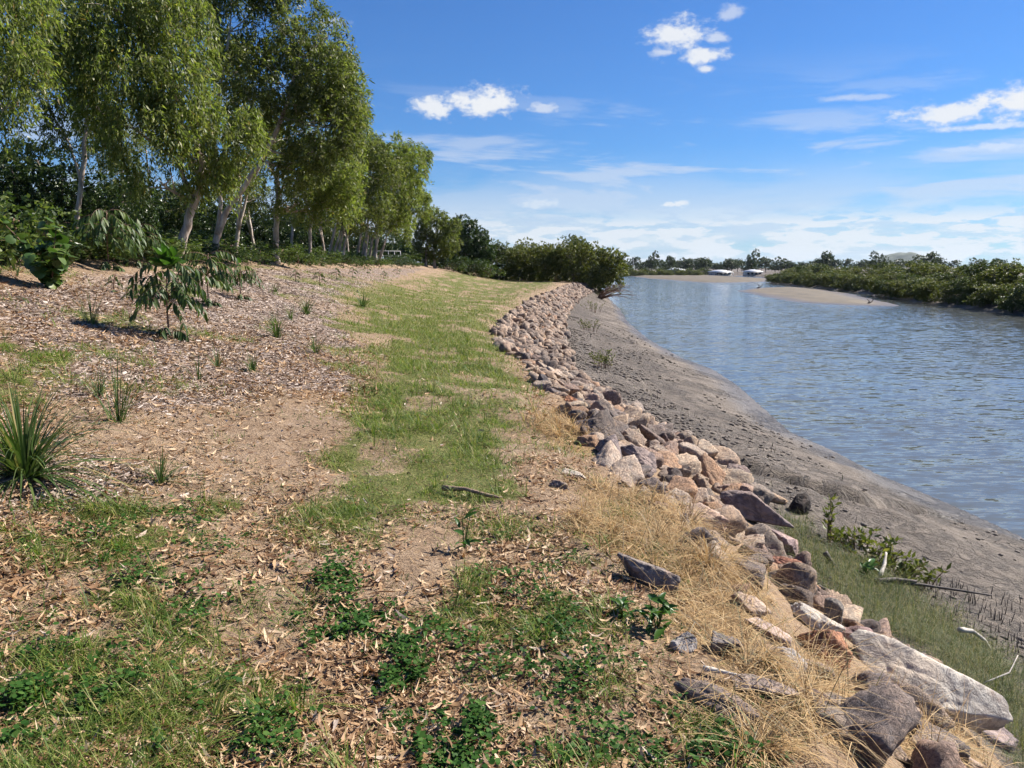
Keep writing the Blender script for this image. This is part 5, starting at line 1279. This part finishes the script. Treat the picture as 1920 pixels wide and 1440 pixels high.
# fallen gum leaves: the largest as single leaves, the rest as litter
LM = []
for k in range(8):
    rr = random.Random(k); V, Q = strip_leaf(1.0, rr.uniform(.055, .09), rr.uniform(-.35, .4), 6, rr.uniform(-.28, .28), rr.uniform(.1, .9), rr.uniform(-.05, .05))
    LM.append(mesh_from('fallen_leaf', V, Q, None, [M['litter1']], True))
def w_litter(x, y):
    g, st, mu, ba, fl = zones(x, y)
    return (x < crest(y) + .2) * (.34 + .66 * sstep(.43, .60, fbm2(x * 1.7, y * 1.7, 57, 4))) * (1 - .75 * ba) * (1 - .93 * field([PATH], x, y, .2, .3, 31, 1.6)) * (1 - .8 * st) * (1 - .35 * g) * sstep(.9, -.1, x - .2)
def litter():
    rs = np.random.default_rng(9); x, y = scatter(1300, 2.0, 3.9, -.62, .25, rs, .9)
    k = rs.uniform(0, 1, len(x)) < w_litter(x, y); x, y = x[k][:300], y[k][:300]; z = H(x, y)
    for i in range(len(x)):
        o = link('fallen_leaf', LM[i % 8], GROUND, (x[i], y[i], z[i] + rs.uniform(.006, .022))); s = rs.uniform(.055, .125)
        o.rotation_euler = (rs.normal(0, .35), rs.normal(0, .18), rs.uniform(0, 6.28)); o.scale = (s, s, s)
    x, y = scatter(215000, 1.7, 14, -.62, .3, rs)
    k = rs.uniform(0, 1, len(x)) < w_litter(x, y) * .85; x, y = x[k], y[k]; n = len(x)
    z = H(x, y) + rs.uniform(.002, .02, n)
    a = rs.uniform(0, 6.283, n); t = rs.normal(0, .16, n); D = np.stack([np.cos(a), np.sin(a), t], 1); D /= np.linalg.norm(D, axis=1)[:, None]
    s = np.stack([-np.sin(a), np.cos(a), rs.normal(0, .5, n)], 1); s /= np.linalg.norm(s, axis=1)[:, None]; up = np.cross(D, s)
    L = (.014 + .080 * rs.uniform(0, 1, n) ** 2.0) * np.clip(y / 6, 1, 1.5); W = L * rs.uniform(.045, .12, n); cv = L * rs.normal(0, .16, n); bd = L * np.abs(rs.normal(0, .20, n))
    P = np.stack([x, y, z], 1); rows = []
    for f, wf in ((0, .15), (.33, 1), (.68, .85), (1, .05)):
        c = P + D * (L * (f - .5))[:, None] + s * (cv * (2 * f - 1) ** 2)[:, None] + up * (bd * (2 * f - 1) ** 2)[:, None]
        rows += [c - s * (W * wf)[:, None], c + s * (W * wf)[:, None]]
    V = np.stack(rows, 1).reshape(-1, 3); i = np.arange(n)[:, None] * 8
    Q = np.concatenate([i + np.array([[0, 1, 3, 2]]), i + np.array([[2, 3, 5, 4]]), i + np.array([[4, 5, 7, 6]])])
    o = link('leaf_litter', mesh_from('leaf_litter', V, Q, None, [M['litter']])); kind(o, 'stuff', 'dry tan gum leaf litter covering the soil', 'leaf litter')
    return n
n9 = litter()
def chips():
    rs = np.random.default_rng(10); x, y = scatter(205000, 3.5, 34, -.68, -.02, rs)
    g, st, mu, ba, fl = zones(x, y); k = rs.uniform(0, 1, len(x)) < (mu * .85 + .03 * (y > 4.5)) * (1 - fl) * (1 - g) * (x < crest(y)); x, y = x[k], y[k]; n = len(x)
    ds = np.clip(np.hypot(x, y) / 6, 1, 4) ** .48
    z = H(x, y) + rs.uniform(.002, .016, n); a = rs.uniform(0, 6.283, n)
    D = np.stack([np.cos(a), np.sin(a), rs.normal(0, .25, n)], 1); s = np.stack([-np.sin(a), np.cos(a), rs.normal(0, .5, n)], 1)
    L = rs.uniform(.008, .034, n) * ds; W = rs.uniform(.002, .0065, n) * ds
    P = np.stack([x, y, z], 1)
    V = np.stack([P - D * L[:, None] - s * W[:, None], P + D * L[:, None] - s * W[:, None] * .7, P + D * L[:, None] * .9 + s * W[:, None], P - D * L[:, None] + s * W[:, None] * .8], 1).reshape(-1, 3)
    Q = np.arange(n)[:, None] * 4 + np.arange(4)[None, :]
    o = link('bark_mulch', mesh_from('bark_mulch', V, Q, None, [M['chips']])); kind(o, 'stuff', 'pale shredded bark mulch around the young plants', 'mulch')
    return n
n10 = chips()

# ------------------------------------------------------------------ haze
def haze():
    m = MB(); m.box(-9600, 9600, -60, 7200, -5.6, 125)
    mat = bpy.data.materials.new('thin_haze'); mat.use_nodes = True; n = NT(mat.node_tree)
    out = n.node('ShaderNodeOutputMaterial'); v = n.node('ShaderNodeVolumePrincipled')
    v.inputs['Color'].default_value = (.70, .82, 1.0, 1); v.inputs['Density'].default_value = HAZE; v.inputs['Anisotropy'].default_value = 0.2
    n.l.new(v.outputs[0], out.inputs['Volume'])
    o = link('haze', m.mesh('haze', mat)); kind(o, 'stuff', 'thin blue haze over the river and far shore', 'haze')
HAZE = 0.00004
haze()
